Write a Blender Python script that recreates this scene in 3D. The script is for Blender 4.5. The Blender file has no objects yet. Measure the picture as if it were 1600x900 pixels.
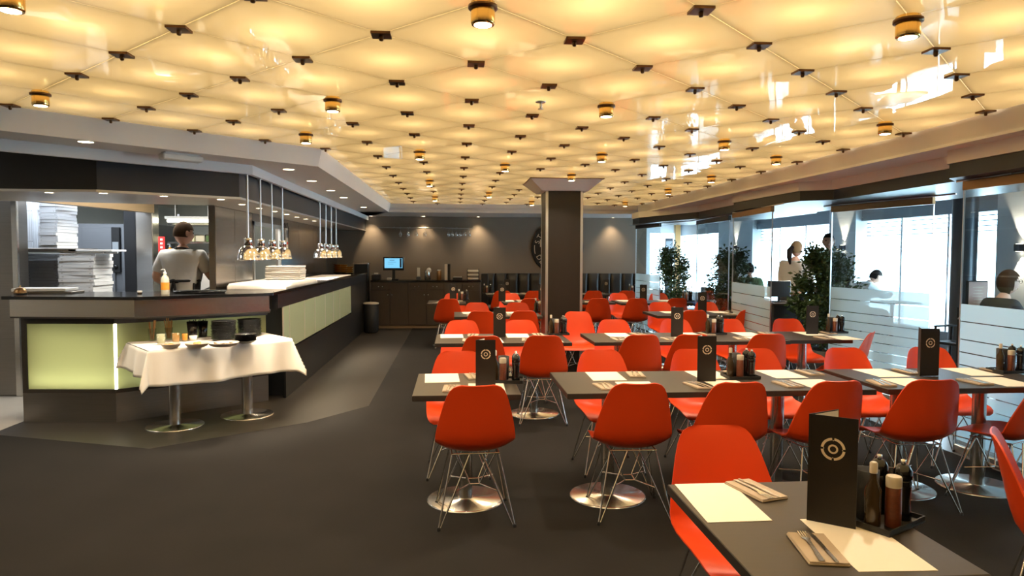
import bpy, bmesh, math, random
from mathutils import Vector, Matrix
R = math.radians
PI = math.pi
random.seed(7)
sc = bpy.context.scene
COL = sc.collection

# ------------------------------------------------------------------ camera
CAM_H = 1.55
F_PX, YAW, PITCH, ROLL = 1089.8, .0827, -.0486, .003
cy_, sy_, cp_, sp_ = math.cos(YAW), math.sin(YAW), math.cos(PITCH), math.sin(PITCH)
FW = Vector((sy_ * cp_, cy_ * cp_, sp_)); RT = Vector((cy_, -sy_, 0)); UP = RT.cross(FW)
RT, UP = math.cos(ROLL) * RT + math.sin(ROLL) * UP, -math.sin(ROLL) * RT + math.cos(ROLL) * UP
cam_d = bpy.data.cameras.new('camera')
cam_d.sensor_width = 36; cam_d.lens = F_PX / 1600 * 36; cam_d.clip_start = .05; cam_d.clip_end = 200
cam = bpy.data.objects.new('camera', cam_d); COL.objects.link(cam)
M = Matrix((RT, UP, -FW)).transposed().to_4x4(); M.translation = Vector((0, 0, CAM_H))
cam.matrix_world = M
sc.camera = cam


def ray(x, y): return (x - 800) / F_PX * RT - (y - 450) / F_PX * UP + FW
def atz(x, y, z): d = ray(x, y); return Vector((0, 0, CAM_H)) + d * ((z - CAM_H) / d.z)
def aty(x, Y, y=400): d = ray(x, y); return (d * (Y / d.y)).x          # world X of pixel column x at depth Y
def atx(x, X, y=400): d = ray(x, y); return (d * (X / d.x)).y          # world Y of pixel column x on plane X


# ------------------------------------------------------------------ world, exposure
sc.view_settings.view_transform = 'Standard'; sc.view_settings.look = 'None'
sc.view_settings.gamma = 1; sc.view_settings.use_curve_mapping = False
sc.view_settings.exposure = 0.25
sc.cycles.use_denoising = True
sc.cycles.max_bounces = 8; sc.cycles.diffuse_bounces = 4; sc.cycles.glossy_bounces = 5
sc.cycles.transmission_bounces = 6; sc.cycles.transparent_max_bounces = 16
sc.cycles.caustics_reflective = False; sc.cycles.caustics_refractive = False
sc.cycles.sample_clamp_indirect = 6.0
sc.cycles.use_light_tree = True
w = bpy.data.worlds.new('daylight'); sc.world = w; w.use_nodes = True
w.node_tree.nodes['Background'].inputs[0].default_value = (.60, .84, 1.0, 1)
w.node_tree.nodes['Background'].inputs[1].default_value = 11.0


def light(name, typ, loc, power, color, size=.05, rot=None, spot=None, blend=.5, parent=None, size_y=None):
    d = bpy.data.lights.new(name, typ); d.energy = power; d.color = color
    if typ == 'AREA':
        d.size = size
        if size_y: d.shape = 'RECTANGLE'; d.size_y = size_y
    else: d.shadow_soft_size = size
    if typ == 'SPOT': d.spot_size = spot; d.spot_blend = blend
    o = bpy.data.objects.new(name, d); COL.objects.link(o); o.location = loc
    if rot: o.rotation_euler = rot
    if parent: o.parent = parent
    return o


WARM = (1.0, .78, .48)
P_PANEL = 2.5        # watts of each bulb behind a ceiling panel
P_PLENUM = 78.0     # watts of the fill added above the panels
P_SPOT = 80.0
P_KITCHEN = 62.0

# ------------------------------------------------------------------ mesh builder
class MB:
    def __init__(s): s.v = []; s.f = []; s.sm = []; s.mi = []; s.m = 0
    def add(s, vs, fs, smooth=False):
        n = len(s.v); s.v += [tuple(p) for p in vs]
        for f in fs: s.f.append(tuple(i + n for i in f)); s.sm.append(smooth); s.mi.append(s.m)
        return s
    def box(s, a, b, rz=0, c=None):
        x0, y0, z0 = a; x1, y1, z1 = b
        vs = [(x0, y0, z0), (x1, y0, z0), (x1, y1, z0), (x0, y1, z0), (x0, y0, z1), (x1, y0, z1), (x1, y1, z1), (x0, y1, z1)]
        if rz:
            c = c or ((x0 + x1) / 2, (y0 + y1) / 2); k, q = math.cos(rz), math.sin(rz)
            vs = [(c[0] + (x - c[0]) * k - (y - c[1]) * q, c[1] + (x - c[0]) * q + (y - c[1]) * k, z) for x, y, z in vs]
        return s.add(vs, [(3, 2, 1, 0), (4, 5, 6, 7), (0, 1, 5, 4), (1, 2, 6, 5), (2, 3, 7, 6), (3, 0, 4, 7)])
    def bbox(s, a, b, bev=.005):          # box with chamfered vertical + top edges
        x0, y0, z0 = a; x1, y1, z1 = b; e = bev
        def ring(i, z): return [(x0 + i, y0 + e, z), (x0 + e, y0 + i, z), (x1 - e, y0 + i, z), (x1 - i, y0 + e, z), (x1 - i, y1 - e, z), (x1 - e, y1 - i, z), (x0 + e, y1 - i, z), (x0 + i, y1 - e, z)]
        e2 = e * .999
        vs = ring(e2, z0) + ring(0, z0 + e) + ring(0, z1 - e) + ring(e2, z1)
        fs = [tuple(range(7, -1, -1)), tuple(range(24, 32))]
        for k in range(3):
            for i in range(8): j = (i + 1) % 8; fs.append((k * 8 + i, k * 8 + j, k * 8 + 8 + j, k * 8 + 8 + i))
        return s.add(vs, fs)
    def prism(s, poly, z0, z1):
        n = len(poly)
        a = sum(poly[i][0] * poly[(i + 1) % n][1] - poly[(i + 1) % n][0] * poly[i][1] for i in range(n))
        if a < 0: poly = poly[::-1]
        vs = [(x, y, z0) for x, y in poly] + [(x, y, z1) for x, y in poly]
        return s.add(vs, [tuple(range(n - 1, -1, -1)), tuple(range(n, 2 * n))] + [(i, (i + 1) % n, n + (i + 1) % n, n + i) for i in range(n)])
    def tube(s, pts, rads, n=8, cap=True, smooth=True):
        pts = [Vector(p) for p in pts]
        if not hasattr(rads, '__len__'): rads = [rads] * len(pts)
        vs = []; up = None
        for i, p in enumerate(pts):
            t = (pts[min(i + 1, len(pts) - 1)] - pts[max(i - 1, 0)]).normalized()
            if up is None: up = t.orthogonal().normalized()
            a = (up - t * up.dot(t)); a = a.normalized() if a.length > 1e-6 else t.orthogonal().normalized(); up = a
            b = t.cross(a)
            vs += [p + (a * math.cos(2 * PI * k / n) + b * math.sin(2 * PI * k / n)) * rads[i] for k in range(n)]
        fs = [(i * n + k, i * n + (k + 1) % n, (i + 1) * n + (k + 1) % n, (i + 1) * n + k) for i in range(len(pts) - 1) for k in range(n)]
        s.add(vs, fs, smooth)
        if cap: s.add(vs[:n], [tuple(range(n - 1, -1, -1))]); s.add(vs[-n:], [tuple(range(n))])
        return s
    def lathe(s, prof, n=16, c=(0, 0, 0), smooth=True, sx=1, sy=1, cap=True):
        vs = []; fs = []
        for r, z in prof: vs += [(c[0] + sx * r * math.cos(2 * PI * k / n), c[1] + sy * r * math.sin(2 * PI * k / n), c[2] + z) for k in range(n)]
        for i in range(len(prof) - 1):
            for k in range(n): fs.append((i * n + k, i * n + (k + 1) % n, (i + 1) * n + (k + 1) % n, (i + 1) * n + k))
        s.add(vs, fs, smooth)
        if not cap: return s
        if prof[0][0] > 1e-4: s.add(vs[:n], [tuple(range(n - 1, -1, -1))])
        if prof[-1][0] > 1e-4: s.add(vs[-n:], [tuple(range(n))])
        return s
    def ball(s, c, r, n=12, m=8):
        if not hasattr(r, '__len__'): r = (r, r, r)
        vs = []; fs = []
        for i in range(m + 1):
            th = PI * i / m
            vs += [(c[0] + r[0] * math.sin(th) * math.cos(2 * PI * k / n), c[1] + r[1] * math.sin(th) * math.sin(2 * PI * k / n), c[2] - r[2] * math.cos(th)) for k in range(n)]
        for i in range(m):
            for k in range(n): fs.append((i * n + k, i * n + (k + 1) % n, (i + 1) * n + (k + 1) % n, (i + 1) * n + k))
        return s.add(vs, fs, True)
    def grid(s, P, smooth=True, closed=False):
        r, c = len(P), len(P[0])
        return s.add([p for row in P for p in row], [(i * c + j, i * c + j + 1, (i + 1) * c + j + 1, (i + 1) * c + j) for i in range(r - 1) for j in range(c - 1)], smooth)
    def mesh(s, name, mats):
        me = bpy.data.meshes.new(name); me.from_pydata(s.v, [], s.f)
        if not isinstance(mats, (list, tuple)): mats = [mats]
        for m in mats: me.materials.append(m)
        me.polygons.foreach_set('use_smooth', s.sm); me.polygons.foreach_set('material_index', s.mi)
        me.update(); return me
    def build(s, name, mats, parent=None, loc=None, rz=0):
        return link(name, s.mesh(name, mats), parent, loc, rz)


def link(name, me, parent=None, loc=None, rz=0):
    o = bpy.data.objects.new(name, me); COL.objects.link(o)
    if parent: o.parent = parent
    if loc is not None: o.location = loc
    if rz: o.rotation_euler = (0, 0, rz)
    return o


def tag(o, label=None, cat=None, group=None, kind=None):
    if label: o['label'] = label
    if cat: o['category'] = cat
    if group: o['group'] = group
    if kind: o['kind'] = kind
    return o


def thing(name, label, cat, loc=(0, 0, 0), rz=0, group=None):
    o = bpy.data.objects.new(name, None); COL.objects.link(o); o.location = loc; o.rotation_euler = (0, 0, rz)
    o.empty_display_size = .05
    return tag(o, label, cat, group)


def copy_tree(o, parent=None):
    c = o.copy(); COL.objects.link(c); c.parent = parent
    for ch in list(o.children): copy_tree(ch, c)
    return c


def place(proto, used, loc, rz, label, group=None):
    """first call moves the prototype itself, later calls copy it"""
    o = copy_tree(proto) if used.get(proto.name) else proto
    used[proto.name] = True
    o.location = loc; o.rotation_euler = (0, 0, rz); o['label'] = label
    if group: o['group'] = group
    return o


USED = {}
ORD = 'first second third fourth fifth sixth seventh eighth ninth tenth eleventh twelfth thirteenth fourteenth fifteenth sixteenth'.split()

# ------------------------------------------------------------------ materials
def mat(name, col, rough=.5, metal=0, spec=.5, noise=0, nscale=30, bump=0, bscale=80, coat=0, emit=None, estr=0, stretch=None, sheen=0):
    m = bpy.data.materials.new(name); m.use_nodes = True; nt = m.node_tree; b = nt.nodes['Principled BSDF']
    b.inputs['Base Color'].default_value = (*col, 1); b.inputs['Roughness'].default_value = rough
    b.inputs['Metallic'].default_value = metal; b.inputs['Specular IOR Level'].default_value = spec
    b.inputs['Coat Weight'].default_value = coat; b.inputs['Coat Roughness'].default_value = .05
    if sheen: b.inputs['Sheen Weight'].default_value = sheen
    if emit: b.inputs['Emission Color'].default_value = (*emit, 1); b.inputs['Emission Strength'].default_value = estr
    if noise or bump:
        tc = nt.nodes.new('ShaderNodeTexCoord'); mp = nt.nodes.new('ShaderNodeMapping')
        nt.links.new(tc.outputs['Object'], mp.inputs[0])
        if stretch: mp.inputs['Scale'].default_value = stretch
    if noise:
        n = nt.nodes.new('ShaderNodeTexNoise'); n.inputs['Scale'].default_value = nscale; n.inputs['Detail'].default_value = 4
        r = nt.nodes.new('ShaderNodeMix'); r.data_type = 'RGBA'
        r.inputs[6].default_value = (*[c * (1 - noise) for c in col], 1); r.inputs[7].default_value = (*[min(1, c * (1 + noise)) for c in col], 1)
        nt.links.new(mp.outputs[0], n.inputs['Vector']); nt.links.new(n.outputs['Fac'], r.inputs[0]); nt.links.new(r.outputs[2], b.inputs['Base Color'])
    if bump:
        n2 = nt.nodes.new('ShaderNodeTexNoise'); n2.inputs['Scale'].default_value = bscale; n2.inputs['Detail'].default_value = 3
        bp = nt.nodes.new('ShaderNodeBump'); bp.inputs['Strength'].default_value = bump; bp.inputs['Distance'].default_value = .01
        nt.links.new(mp.outputs[0], n2.inputs['Vector']); nt.links.new(n2.outputs['Fac'], bp.inputs['Height']); nt.links.new(bp.outputs[0], b.inputs['Normal'])
    return m


def glass_mat(name, tint=(1, 1, 1), refl=.08, frost=0, fcol=(.8, .9, .92)):
    """thin pane: clear transmission with fresnel mirror, optional frosting"""
    m = bpy.data.materials.new(name); m.use_nodes = True; nt = m.node_tree; nt.nodes.clear()
    out = nt.nodes.new('ShaderNodeOutputMaterial'); tr = nt.nodes.new('ShaderNodeBsdfTransparent'); tr.inputs[0].default_value = (*tint, 1)
    gl = nt.nodes.new('ShaderNodeBsdfGlossy'); gl.inputs['Roughness'].default_value = .0 if not frost else .15
    lw = nt.nodes.new('ShaderNodeLayerWeight'); lw.inputs['Blend'].default_value = .5
    pw = nt.nodes.new('ShaderNodeMath'); pw.operation = 'POWER'; pw.inputs[1].default_value = 5.0
    nt.links.new(lw.outputs['Facing'], pw.inputs[0])
    ad = nt.nodes.new('ShaderNodeMath'); ad.operation = 'MULTIPLY_ADD'; ad.use_clamp = True; ad.inputs[1].default_value = 1 - refl; ad.inputs[2].default_value = refl
    nt.links.new(pw.outputs[0], ad.inputs[0])
    base = tr
    if frost:
        tl = nt.nodes.new('ShaderNodeBsdfTranslucent'); tl.inputs[0].default_value = (*fcol, 1)
        df = nt.nodes.new('ShaderNodeBsdfDiffuse'); df.inputs[0].default_value = (*fcol, 1)
        m1 = nt.nodes.new('ShaderNodeMixShader'); m1.inputs[0].default_value = .35
        nt.links.new(tl.outputs[0], m1.inputs[1]); nt.links.new(df.outputs[0], m1.inputs[2])
        m2 = nt.nodes.new('ShaderNodeMixShader'); m2.inputs[0].default_value = frost
        nt.links.new(tr.outputs[0], m2.inputs[1]); nt.links.new(m1.outputs[0], m2.inputs[2]); base = m2
    mx = nt.nodes.new('ShaderNodeMixShader')
    nt.links.new(ad.outputs[0], mx.inputs[0]); nt.links.new(base.outputs[0], mx.inputs[1]); nt.links.new(gl.outputs[0], mx.inputs[2])
    nt.links.new(mx.outputs[0], out.inputs[0]); return m


def panel_mat():
    """cream lacquered translucent ceiling sheet, lit by bulbs behind it"""
    m = bpy.data.materials.new('ceiling_sheet'); m.use_nodes = True; nt = m.node_tree; nt.nodes.clear(); N = nt.nodes.new; L = nt.links.new
    out = N('ShaderNodeOutputMaterial')
    tl = N('ShaderNodeBsdfTranslucent'); tl.inputs[0].default_value = (.92, .76, .46, 1)
    df = N('ShaderNodeBsdfDiffuse'); df.inputs[0].default_value = (.80, .70, .50, 1)
    mx = N('ShaderNodeMixShader'); mx.inputs[0].default_value = .45; L(tl.outputs[0], mx.inputs[1]); L(df.outputs[0], mx.inputs[2])
    tc = N('ShaderNodeTexCoord'); nz = N('ShaderNodeTexNoise'); nz.inputs['Scale'].default_value = 2.2; nz.inputs['Detail'].default_value = 1
    bp = N('ShaderNodeBump'); bp.inputs['Strength'].default_value = .05; bp.inputs['Distance'].default_value = .05
    geo = N('ShaderNodeNewGeometry'); L(geo.outputs['Position'], nz.inputs['Vector']); L(nz.outputs['Fac'], bp.inputs['Height'])
    gl = N('ShaderNodeBsdfGlossy'); gl.inputs['Roughness'].default_value = .012; L(bp.outputs[0], gl.inputs['Normal'])
    fr = N('ShaderNodeFresnel'); fr.inputs['IOR'].default_value = 1.85; L(bp.outputs[0], fr.inputs['Normal'])
    m2 = N('ShaderNodeMixShader'); L(fr.outputs[0], m2.inputs[0]); L(mx.outputs[0], m2.inputs[1]); L(gl.outputs[0], m2.inputs[2])
    L(m2.outputs[0], out.inputs[0]); return m


K = {}
K['sheet'] = panel_mat()
K['bronze'] = mat('bronze', (.16, .08, .035), .35, .8)
K['gold'] = mat('polished_brass', (.85, .55, .18), .18, 1)
K['bulb'] = mat('lit_bulb', (1, .9, .7), .3, emit=(1, .82, .55), estr=14)
K['soffit'] = mat('white_plaster', (.84, .82, .80), .6, noise=.03, nscale=4)
K['black'] = mat('black_fascia', (.012, .013, .016), .35)
K['charcoal'] = mat('charcoal_fascia', (.035, .04, .05), .4)
K['taupe'] = mat('taupe_wall', (.25, .198, .15), .75, noise=.06, nscale=3, bump=.05)
K['carpet'] = mat('dark_carpet', (.0165, .0150, .0140), .95, spec=.15, noise=.25, nscale=2.2, bump=.25, bscale=260)
K['aisle'] = mat('dark_vinyl_floor', (.024, .0195, .0150), .42, noise=.2, nscale=3, bump=.03, stretch=(8, .6, 1))
K['tile'] = mat('pale_floor', (.42, .38, .33), .35, noise=.1, nscale=5)
K['steel'] = mat('brushed_steel', (.56, .54, .51), .22, 1, noise=.12, nscale=6, stretch=(.6, .6, 30), bump=.02, bscale=40)
K['satin'] = mat('satin_steel', (.22, .23, .25), .42, .45, noise=.08, nscale=6, stretch=(.6, .6, 30))
K['steel_d'] = mat('dark_brushed_steel', (.26, .24, .22), .36, 1, noise=.15, nscale=6, stretch=(.6, .6, 30))
K['chrome'] = mat('chrome', (.82, .82, .82), .06, 1)
K['wire'] = mat('chromed_wire', (.70, .69, .67), .16, 1)
K['red'] = mat('red_plastic', (.62, .050, .006), .40, spec=.38, bump=.02, bscale=500)
K['table'] = mat('dark_laminate', (.040, .032, .025), .36, noise=.15, nscale=8, stretch=(1, 12, 1))
K['edge'] = mat('table_edge', (.028, .022, .018), .45)
K['paper'] = mat('cream_paper', (.82, .76, .66), .7, noise=.02, nscale=12)
K['napkin'] = mat('beige_napkin', (.42, .34, .26), .9, bump=.1, bscale=300)
K['cutlery'] = mat('cutlery_steel', (.88, .85, .80), .26, 1)
K['menu'] = mat('dark_menu_board', (.016, .013, .011), .5, spec=.3)
K['print'] = mat('beige_print', (.72, .60, .46), .6)
K['glossblack'] = mat('gloss_black', (.008, .008, .009), .15)
K['mattblack'] = mat('matt_black', (.010, .010, .011), .6)
K['chili'] = mat('chili_jar', (.12, .032, .014), .3, noise=.5, nscale=90)
K['oil'] = mat('oil_glass', (.035, .022, .010), .1)
K['cap'] = mat('pale_cap', (.55, .49, .40), .4)
K['whitecloth'] = mat('white_cloth', (.80, .75, .68), .85, bump=.08, bscale=200, sheen=.2)
K['greenglass'] = mat('pale_green_glass', (.60, .70, .48), .12, spec=.6, coat=.5)
K['trimdark'] = mat('dark_trim', (.03, .025, .02), .4)
K['wood'] = mat('wenge_wood', (.060, .043, .032), .45, noise=.25, nscale=5, stretch=(14, 14, 1))
K['plinth'] = mat('wood_plinth', (.22, .15, .09), .5, noise=.2, nscale=6, stretch=(1, 10, 10))
K['leather'] = mat('black_leather', (.022, .020, .018), .38, bump=.06, bscale=220)
K['white'] = mat('white_plastic', (.80, .80, .78), .4)
K['whitewall'] = mat('white_wall', (.74, .76, .78), .7)
K['greywall'] = mat('grey_wall', (.36, .39, .42), .7)
K['kwall'] = mat('kitchen_tile_wall', (.55, .56, .50), .35)
K['cardboard'] = mat('white_pizza_card', (.78, .80, .84), .75, noise=.05, nscale=20)
K['cardshade'] = mat('card_cut_edge', (.55, .55, .58), .8)
K['orange'] = mat('orange_print', (.95, .38, .04), .5)
K['screen'] = mat('lit_screen', (.02, .05, .08), .2, emit=(.18, .55, .85), estr=1.0)
K['skin'] = mat('skin', (.62, .36, .26), .55)
K['hair_brown'] = mat('brown_hair', (.07, .040, .022), .85, spec=.15, bump=.5, bscale=120, stretch=(4, 4, .6))
K['hair_dark'] = mat('dark_hair', (.02, .014, .012), .85, spec=.15, bump=.5, bscale=120, stretch=(4, 4, .6))
K['hair_blond'] = mat('blond_hair', (.36, .24, .13), .85, spec=.15, bump=.5, bscale=120, stretch=(4, 4, .6))
K['shirt_w'] = mat('white_cotton', (.74, .74, .75), .85, bump=.15, bscale=25)
K['dark_cloth'] = mat('dark_cotton', (.015, .015, .018), .85, bump=.1, bscale=40)
K['jeans'] = mat('blue_denim', (.04, .08, .20), .9, bump=.1, bscale=200)
K['green_cloth'] = mat('green_cotton', (.10, .16, .07), .9)
K['leaf'] = mat('dark_green_leaf', (.045, .085, .025), .4, noise=.5, nscale=6)
K['bark'] = mat('bark', (.12, .08, .05), .9, bump=.4)
K['pot'] = mat('charcoal_pot', (.03, .03, .032), .5)
K['glass'] = glass_mat('clear_glass', (.93, .97, .97), .035)
K['wineglass'] = glass_mat('wine_glass', (.95, .97, .97), .30)
K['winglass'] = glass_mat('window_glass', (.97, .99, 1), .02)
K['frost'] = glass_mat('frosted_film', (1, 1, 1), .01, .72, (.74, .86, .90))
K['goldrail'] = mat('bronze_rail', (.30, .17, .07), .35, .7)
K['alu'] = mat('satin_aluminium', (.72, .74, .76), .35, 1)
K['dgrey'] = mat('dark_grey_column', (.075, .085, .10), .30, .3)
K['signpaper'] = mat('printed_sheet', (.45, .33, .30), .7)
K['redsign'] = mat('red_sign', (.70, .03, .03), .5)
K['food'] = mat('bread_sticks', (.55, .28, .09), .8, noise=.2)
K['clearcup'] = glass_mat('plastic_cup', (.9, .92, .88), .08)
K['pearl'] = mat('stoneware', (.40, .33, .26), .35)
K['dressing'] = mat('pale_sauce', (.75, .70, .50), .5)
K['tubelight'] = mat('lit_tube', (1, 1, 1), .5, emit=(1, .95, .62), estr=9)
K['sconceglow'] = mat('lit_sconce', (1, 1, 1), .5, emit=(1, .86, .66), estr=12)
K['redcap'] = mat('red_cap', (.6, .03, .02), .4)

ZC = 2.505          # panel ceiling
HN = .42426; NX0, NY0 = .1093, 3.5401      # joints of the panel ceiling
XR, XL, YB = 3.57, -1.2, 13.5
ZS = 2.35           # soffit height

def struct(o, label=None): return tag(o, label, kind='structure')

# ================================================================== SETTING
# floors ------------------------------------------------------------
m = MB(); m.prism([(-.87, 7.14), (-.87, 15.2), (3.9, 15.2), (3.9, -3.2), (-7, -3.2), (-7, 6.1), (-3.85, 6.2), (-2.41, 5.68), (-1.35, 6.47)], -.05, 0)
struct(m.build('floor', K['carpet']), 'dark charcoal carpet under the dining tables')
m = MB(); m.prism([(-.872, 7.14), (-.872, 15.2), (-2.6, 15.2), (-2.6, 7.9), (-3.95, 6.9), (-3.95, 6.205), (-3.85, 6.202), (-2.41, 5.682), (-1.352, 6.472)], -.05, -.001)
struct(m.build('floor_aisle', K['aisle']), 'dark smooth vinyl floor strip along the serving counter')
m = MB(); m.prism([(-7, 6.102), (-3.952, 6.2), (-3.952, 6.902), (-2.61, 7.9), (-2.61, 11.4), (-7, 11.4)], -.05, -.0005)
struct(m.build('floor_kitchen', K['tile']), 'pale kitchen floor beside the counter end')
m = MB(); m.box((3.902, -3.2, -.05), (8.1, 24.2, -.001))
struct(m.build('floor_foyer', mat('foyer_floor', (.17, .17, .18), .22, noise=.1, nscale=3)), 'grey polished floor beyond the glass partition')

# walls --------------------------------------------------------------
m = MB(); m.box((-2.6, 15.2, 0), (4.25, 15.35, 3.0)); wall_back = struct(m.build('wall_back', K['taupe']), 'dark taupe end wall above the leather bench')
m = MB(); m.box((-7.1, -3.3, 0), (8.2, -3.2, 3.0)); struct(m.build('wall_front', K['taupe']), 'taupe wall')
m = MB(); m.box((-7.1, -3.2, 0), (-7.0, 11.5, 3.0)); struct(m.build('wall_left', K['whitewall']), 'white kitchen side wall')
m = MB(); m.box((-7.0, 11.4, 0), (-2.6, 11.5, 3.0)); struct(m.build('wall_kitchen', K['kwall']), 'pale tiled kitchen wall')
# slab over everything
m = MB(); m.box((-7.1, -3.3, 3.0), (8.2, 24.4, 3.15)); struct(m.build('ceiling_slab', K['whitewall']), 'concrete slab')
# plenum side walls
m = MB(); m.box((XR, -3.2, ZC + .03), (XR + .03, YB, 3.0)); m.box((-7, YB, ZC + .02), (XR, YB + .03, 3.0)); m.box((XL - .03, 6.6, ZC + .03), (XL, YB, 3.0))
m.prism([(-7, .9), (-7, .86), (XL, 6.56), (XL, 6.6)], ZC + .03, 3.0)
struct(m.build('wall_plenum', K['whitewall']), 'white upstand above the panel ceiling')

# panel ceiling ----------------------------------------------------
def clip(poly, a, b, c):                 # keep a*x+b*y<=c
    out = []
    for i in range(len(poly)):
        p, q = poly[i], poly[(i + 1) % len(poly)]
        dp, dq = a * p[0] + b * p[1] - c, a * q[0] + b * q[1] - c
        if dp <= 0: out.append(p)
        if dp * dq < 0:
            t = dp / (dp - dq); out.append((p[0] + t * (q[0] - p[0]), p[1] + t * (q[1] - p[1])))
    return out


def area(p): return abs(sum(p[i][0] * p[(i + 1) % len(p)][1] - p[(i + 1) % len(p)][0] * p[i][1] for i in range(len(p)))) / 2 if len(p) > 2 else 0


ceiling = bpy.data.objects.new('ceiling', None); COL.objects.link(ceiling); struct(ceiling, 'glossy cream ceiling of square backlit panels set diagonally')
DIAG = 7.76          # Y <= X + DIAG on the kitchen side
G = .0025
full_panel = None
def panel_mesh(poly):
    mm = MB(); n = len(poly)
    mm.add([(x, y, 0) for x, y in poly], [tuple(range(n - 1, -1, -1))] if sum(poly[i][0] * poly[(i + 1) % n][1] - poly[(i + 1) % n][0] * poly[i][1] for i in range(n)) > 0 else [tuple(range(n))])
    vs = [(x, y, 0) for x, y in poly] + [(x, y, .012) for x, y in poly]
    mm.add(vs, [(i, (i + 1) % n, n + (i + 1) % n, n + i) for i in range(n)])
    return mm.mesh('panel', K['sheet'])


for j in range(-13, 26):
    for i in range(-16, 12):
        if (i + j) % 2 == 0: continue                     # panel centres lie where i+j is odd
        cx, cy = NX0 + i * HN, NY0 + j * HN
        h = HN - G * 1.4
        poly = [(cx + h, cy), (cx, cy + h), (cx - h, cy), (cx, cy - h)]
        q = clip(poly, 1, 0, XR); q = clip(q, 0, 1, YB) if q else q; q = clip(q, 0, -1, 3.1) if q else q
        if q: q = clip(q, -1, 1, DIAG) if cy < 6.55 else clip(q, -1, 0, -XL)
        if q: q = clip(q, -1, 0, 6.0)
        a = area(q)
        if a < .012: continue
        loc = (cx, cy, ZC)
        if a > .355:
            if full_panel is None: full_panel = panel_mesh([(x - cx, y - cy) for x, y in poly])
            link('panel', full_panel, ceiling, loc)
        else: link('panel', panel_mesh([(x - cx, y - cy) for x, y in q]), ceiling, loc)
        gx = sum(p[0] for p in q) / len(q); gy = sum(p[1] for p in q) / len(q)
        if cy > -1.6 and a > .10: light('panel_bulb', 'POINT', (gx, gy, ZC + .16), P_PANEL * min(1, a / .36), WARM, .05)
# unseen area lights added above the panels to lift their base brightness
light('plenum_fill', 'AREA', (1.2, 5.2, 2.97), P_PLENUM, (1.0, .70, .38), 4.4, size_y=16)
light('plenum_fill', 'AREA', (-2.9, 1.2, 2.97), P_PLENUM * .25, (1.0, .70, .38), 3.4, size_y=6)

# joint plates and gold downlights on the joints
lampset = {(0, -2), (-2, 2), (-6, 2), (2, 2), (4, -2), (-3, 5), (-1, 7), (3, 7), (5, 5), (7, 3), (7, 7), (1, 9), (3, 11), (-1, 13), (7, 11), (7, 15), (1, 17), (-1, 19), (3, 17), (3, 21), (7, 21), (-4, -2)}
s_ = .042
mp = MB(); mp.add([(-s_, -s_, -.012), (s_, -s_, -.012), (s_, s_, -.012), (-s_, s_, -.012), (-s_, -s_, -.001), (s_, -s_, -.001), (s_, s_, -.001), (-s_, s_, -.001)],
                  [(3, 2, 1, 0), (4, 5, 6, 7), (0, 1, 5, 4), (1, 2, 6, 5), (2, 3, 7, 6), (3, 0, 4, 7)])
plate_me = mp.mesh('joint_plate', K['bronze'])
bolt_me = MB().lathe([(.0001, -.034), (.008, -.032), (.010, -.026), (.010, -.012)], 8).mesh('bolt', K['bronze'])
hous = MB().lathe([(.036, -.088), (.043, -.088), (.046, -.080), (.046, -.004), (.040, -.001)], 20).mesh('housing', K['gold'])
ring = MB().lathe([(.046, -.030), (.056, -.028), (.056, -.016), (.046, -.014)], 20).mesh('collar', K['bronze'])
lens = MB().lathe([(.0001, -.0895), (.034, -.0895), (.034, -.086)], 16).mesh('lens', K['bulb'])
for j in range(-8, 24):
    for i in range(-12, 9):
        if (i + j) % 2: continue
        x, y = NX0 + i * HN, NY0 + j * HN
        if x > XR - .03 or y > YB - .03 or y < -.6: continue
        if (y < 6.55 and y > x + DIAG - .06) or (y >= 6.55 and x < XL + .05): continue
        if .9 < x < 1.95 and 8.6 < y < 9.65: continue
        if (i, j) in lampset:
            t = thing('ceiling_downlight', 'small gold cylinder downlight hanging at a joint of the glossy panel ceiling', 'downlight', (x, y, ZC), 0, 'gold downlights of the panel ceiling')
            link('housing', hous, t); link('collar', ring, t); link('lens', lens, t)
            light('downlight_beam', 'SPOT', (0, 0, -.10), P_SPOT, (1, .82, .60), .03, spot=R(145), blend=1.0, parent=t)
        else:
            p = link('joint_plate', plate_me, ceiling, (x, y, ZC)); link('bolt', bolt_me, p)

# soffits -----------------------------------------------------------
# kitchen side: sloped fascia from the panel ceiling down to the soffit, soffit, inner band
m = MB()
out_t = [(-7, .76 - .0), (XL, 6.56), (XL, YB + .02)]                       # upper edge (panel level)
out_b = [(-7, .84), (XL - .05, 6.60), (XL - .05, YB + .1)]                 # lower edge
inn = [(-7, 1.40), (-1.83, 6.57), (-1.83, 15.2)]
def skirt(mm, a, za, b, zb):
    for k in range(len(a) - 1): mm.add([(*a[k], za), (*a[k + 1], za), (*b[k + 1], zb), (*b[k], zb)], [(0, 1, 2, 3)])
m = MB(); skirt(m, out_t, ZC + .04, out_b, ZS); skirt(m, out_t, ZC + .04, [(-7, .80), (XL - .03, 6.60), (XL - .03, YB + .1)], ZC + .041)
struct(m.build('trim_1', K['soffit']), 'sloping white fascia between panel ceiling and kitchen soffit')
m = MB(); skirt(m, out_b, ZS, inn, ZS); skirt(m, [(-7, .9), (XL - .08, 6.62), (XL - .08, YB)], ZS + .03, inn, ZS + .03)
struct(m.build('ceiling_soffit_kitchen', K['soffit']), 'white soffit strip with downlights above the serving counter')
m = MB(); inn2 = [(-7, 1.44), (-1.87, 6.60), (-1.87, 15.2)]
skirt(m, inn, ZS + .02, inn, ZS - .085); skirt(m, inn, ZS - .085, inn2, ZS - .085); skirt(m, inn2, ZS - .085, inn2, ZS + .02)
struct(m.build('trim_2', K['soffit']), 'white edge band of the kitchen soffit')
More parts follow.
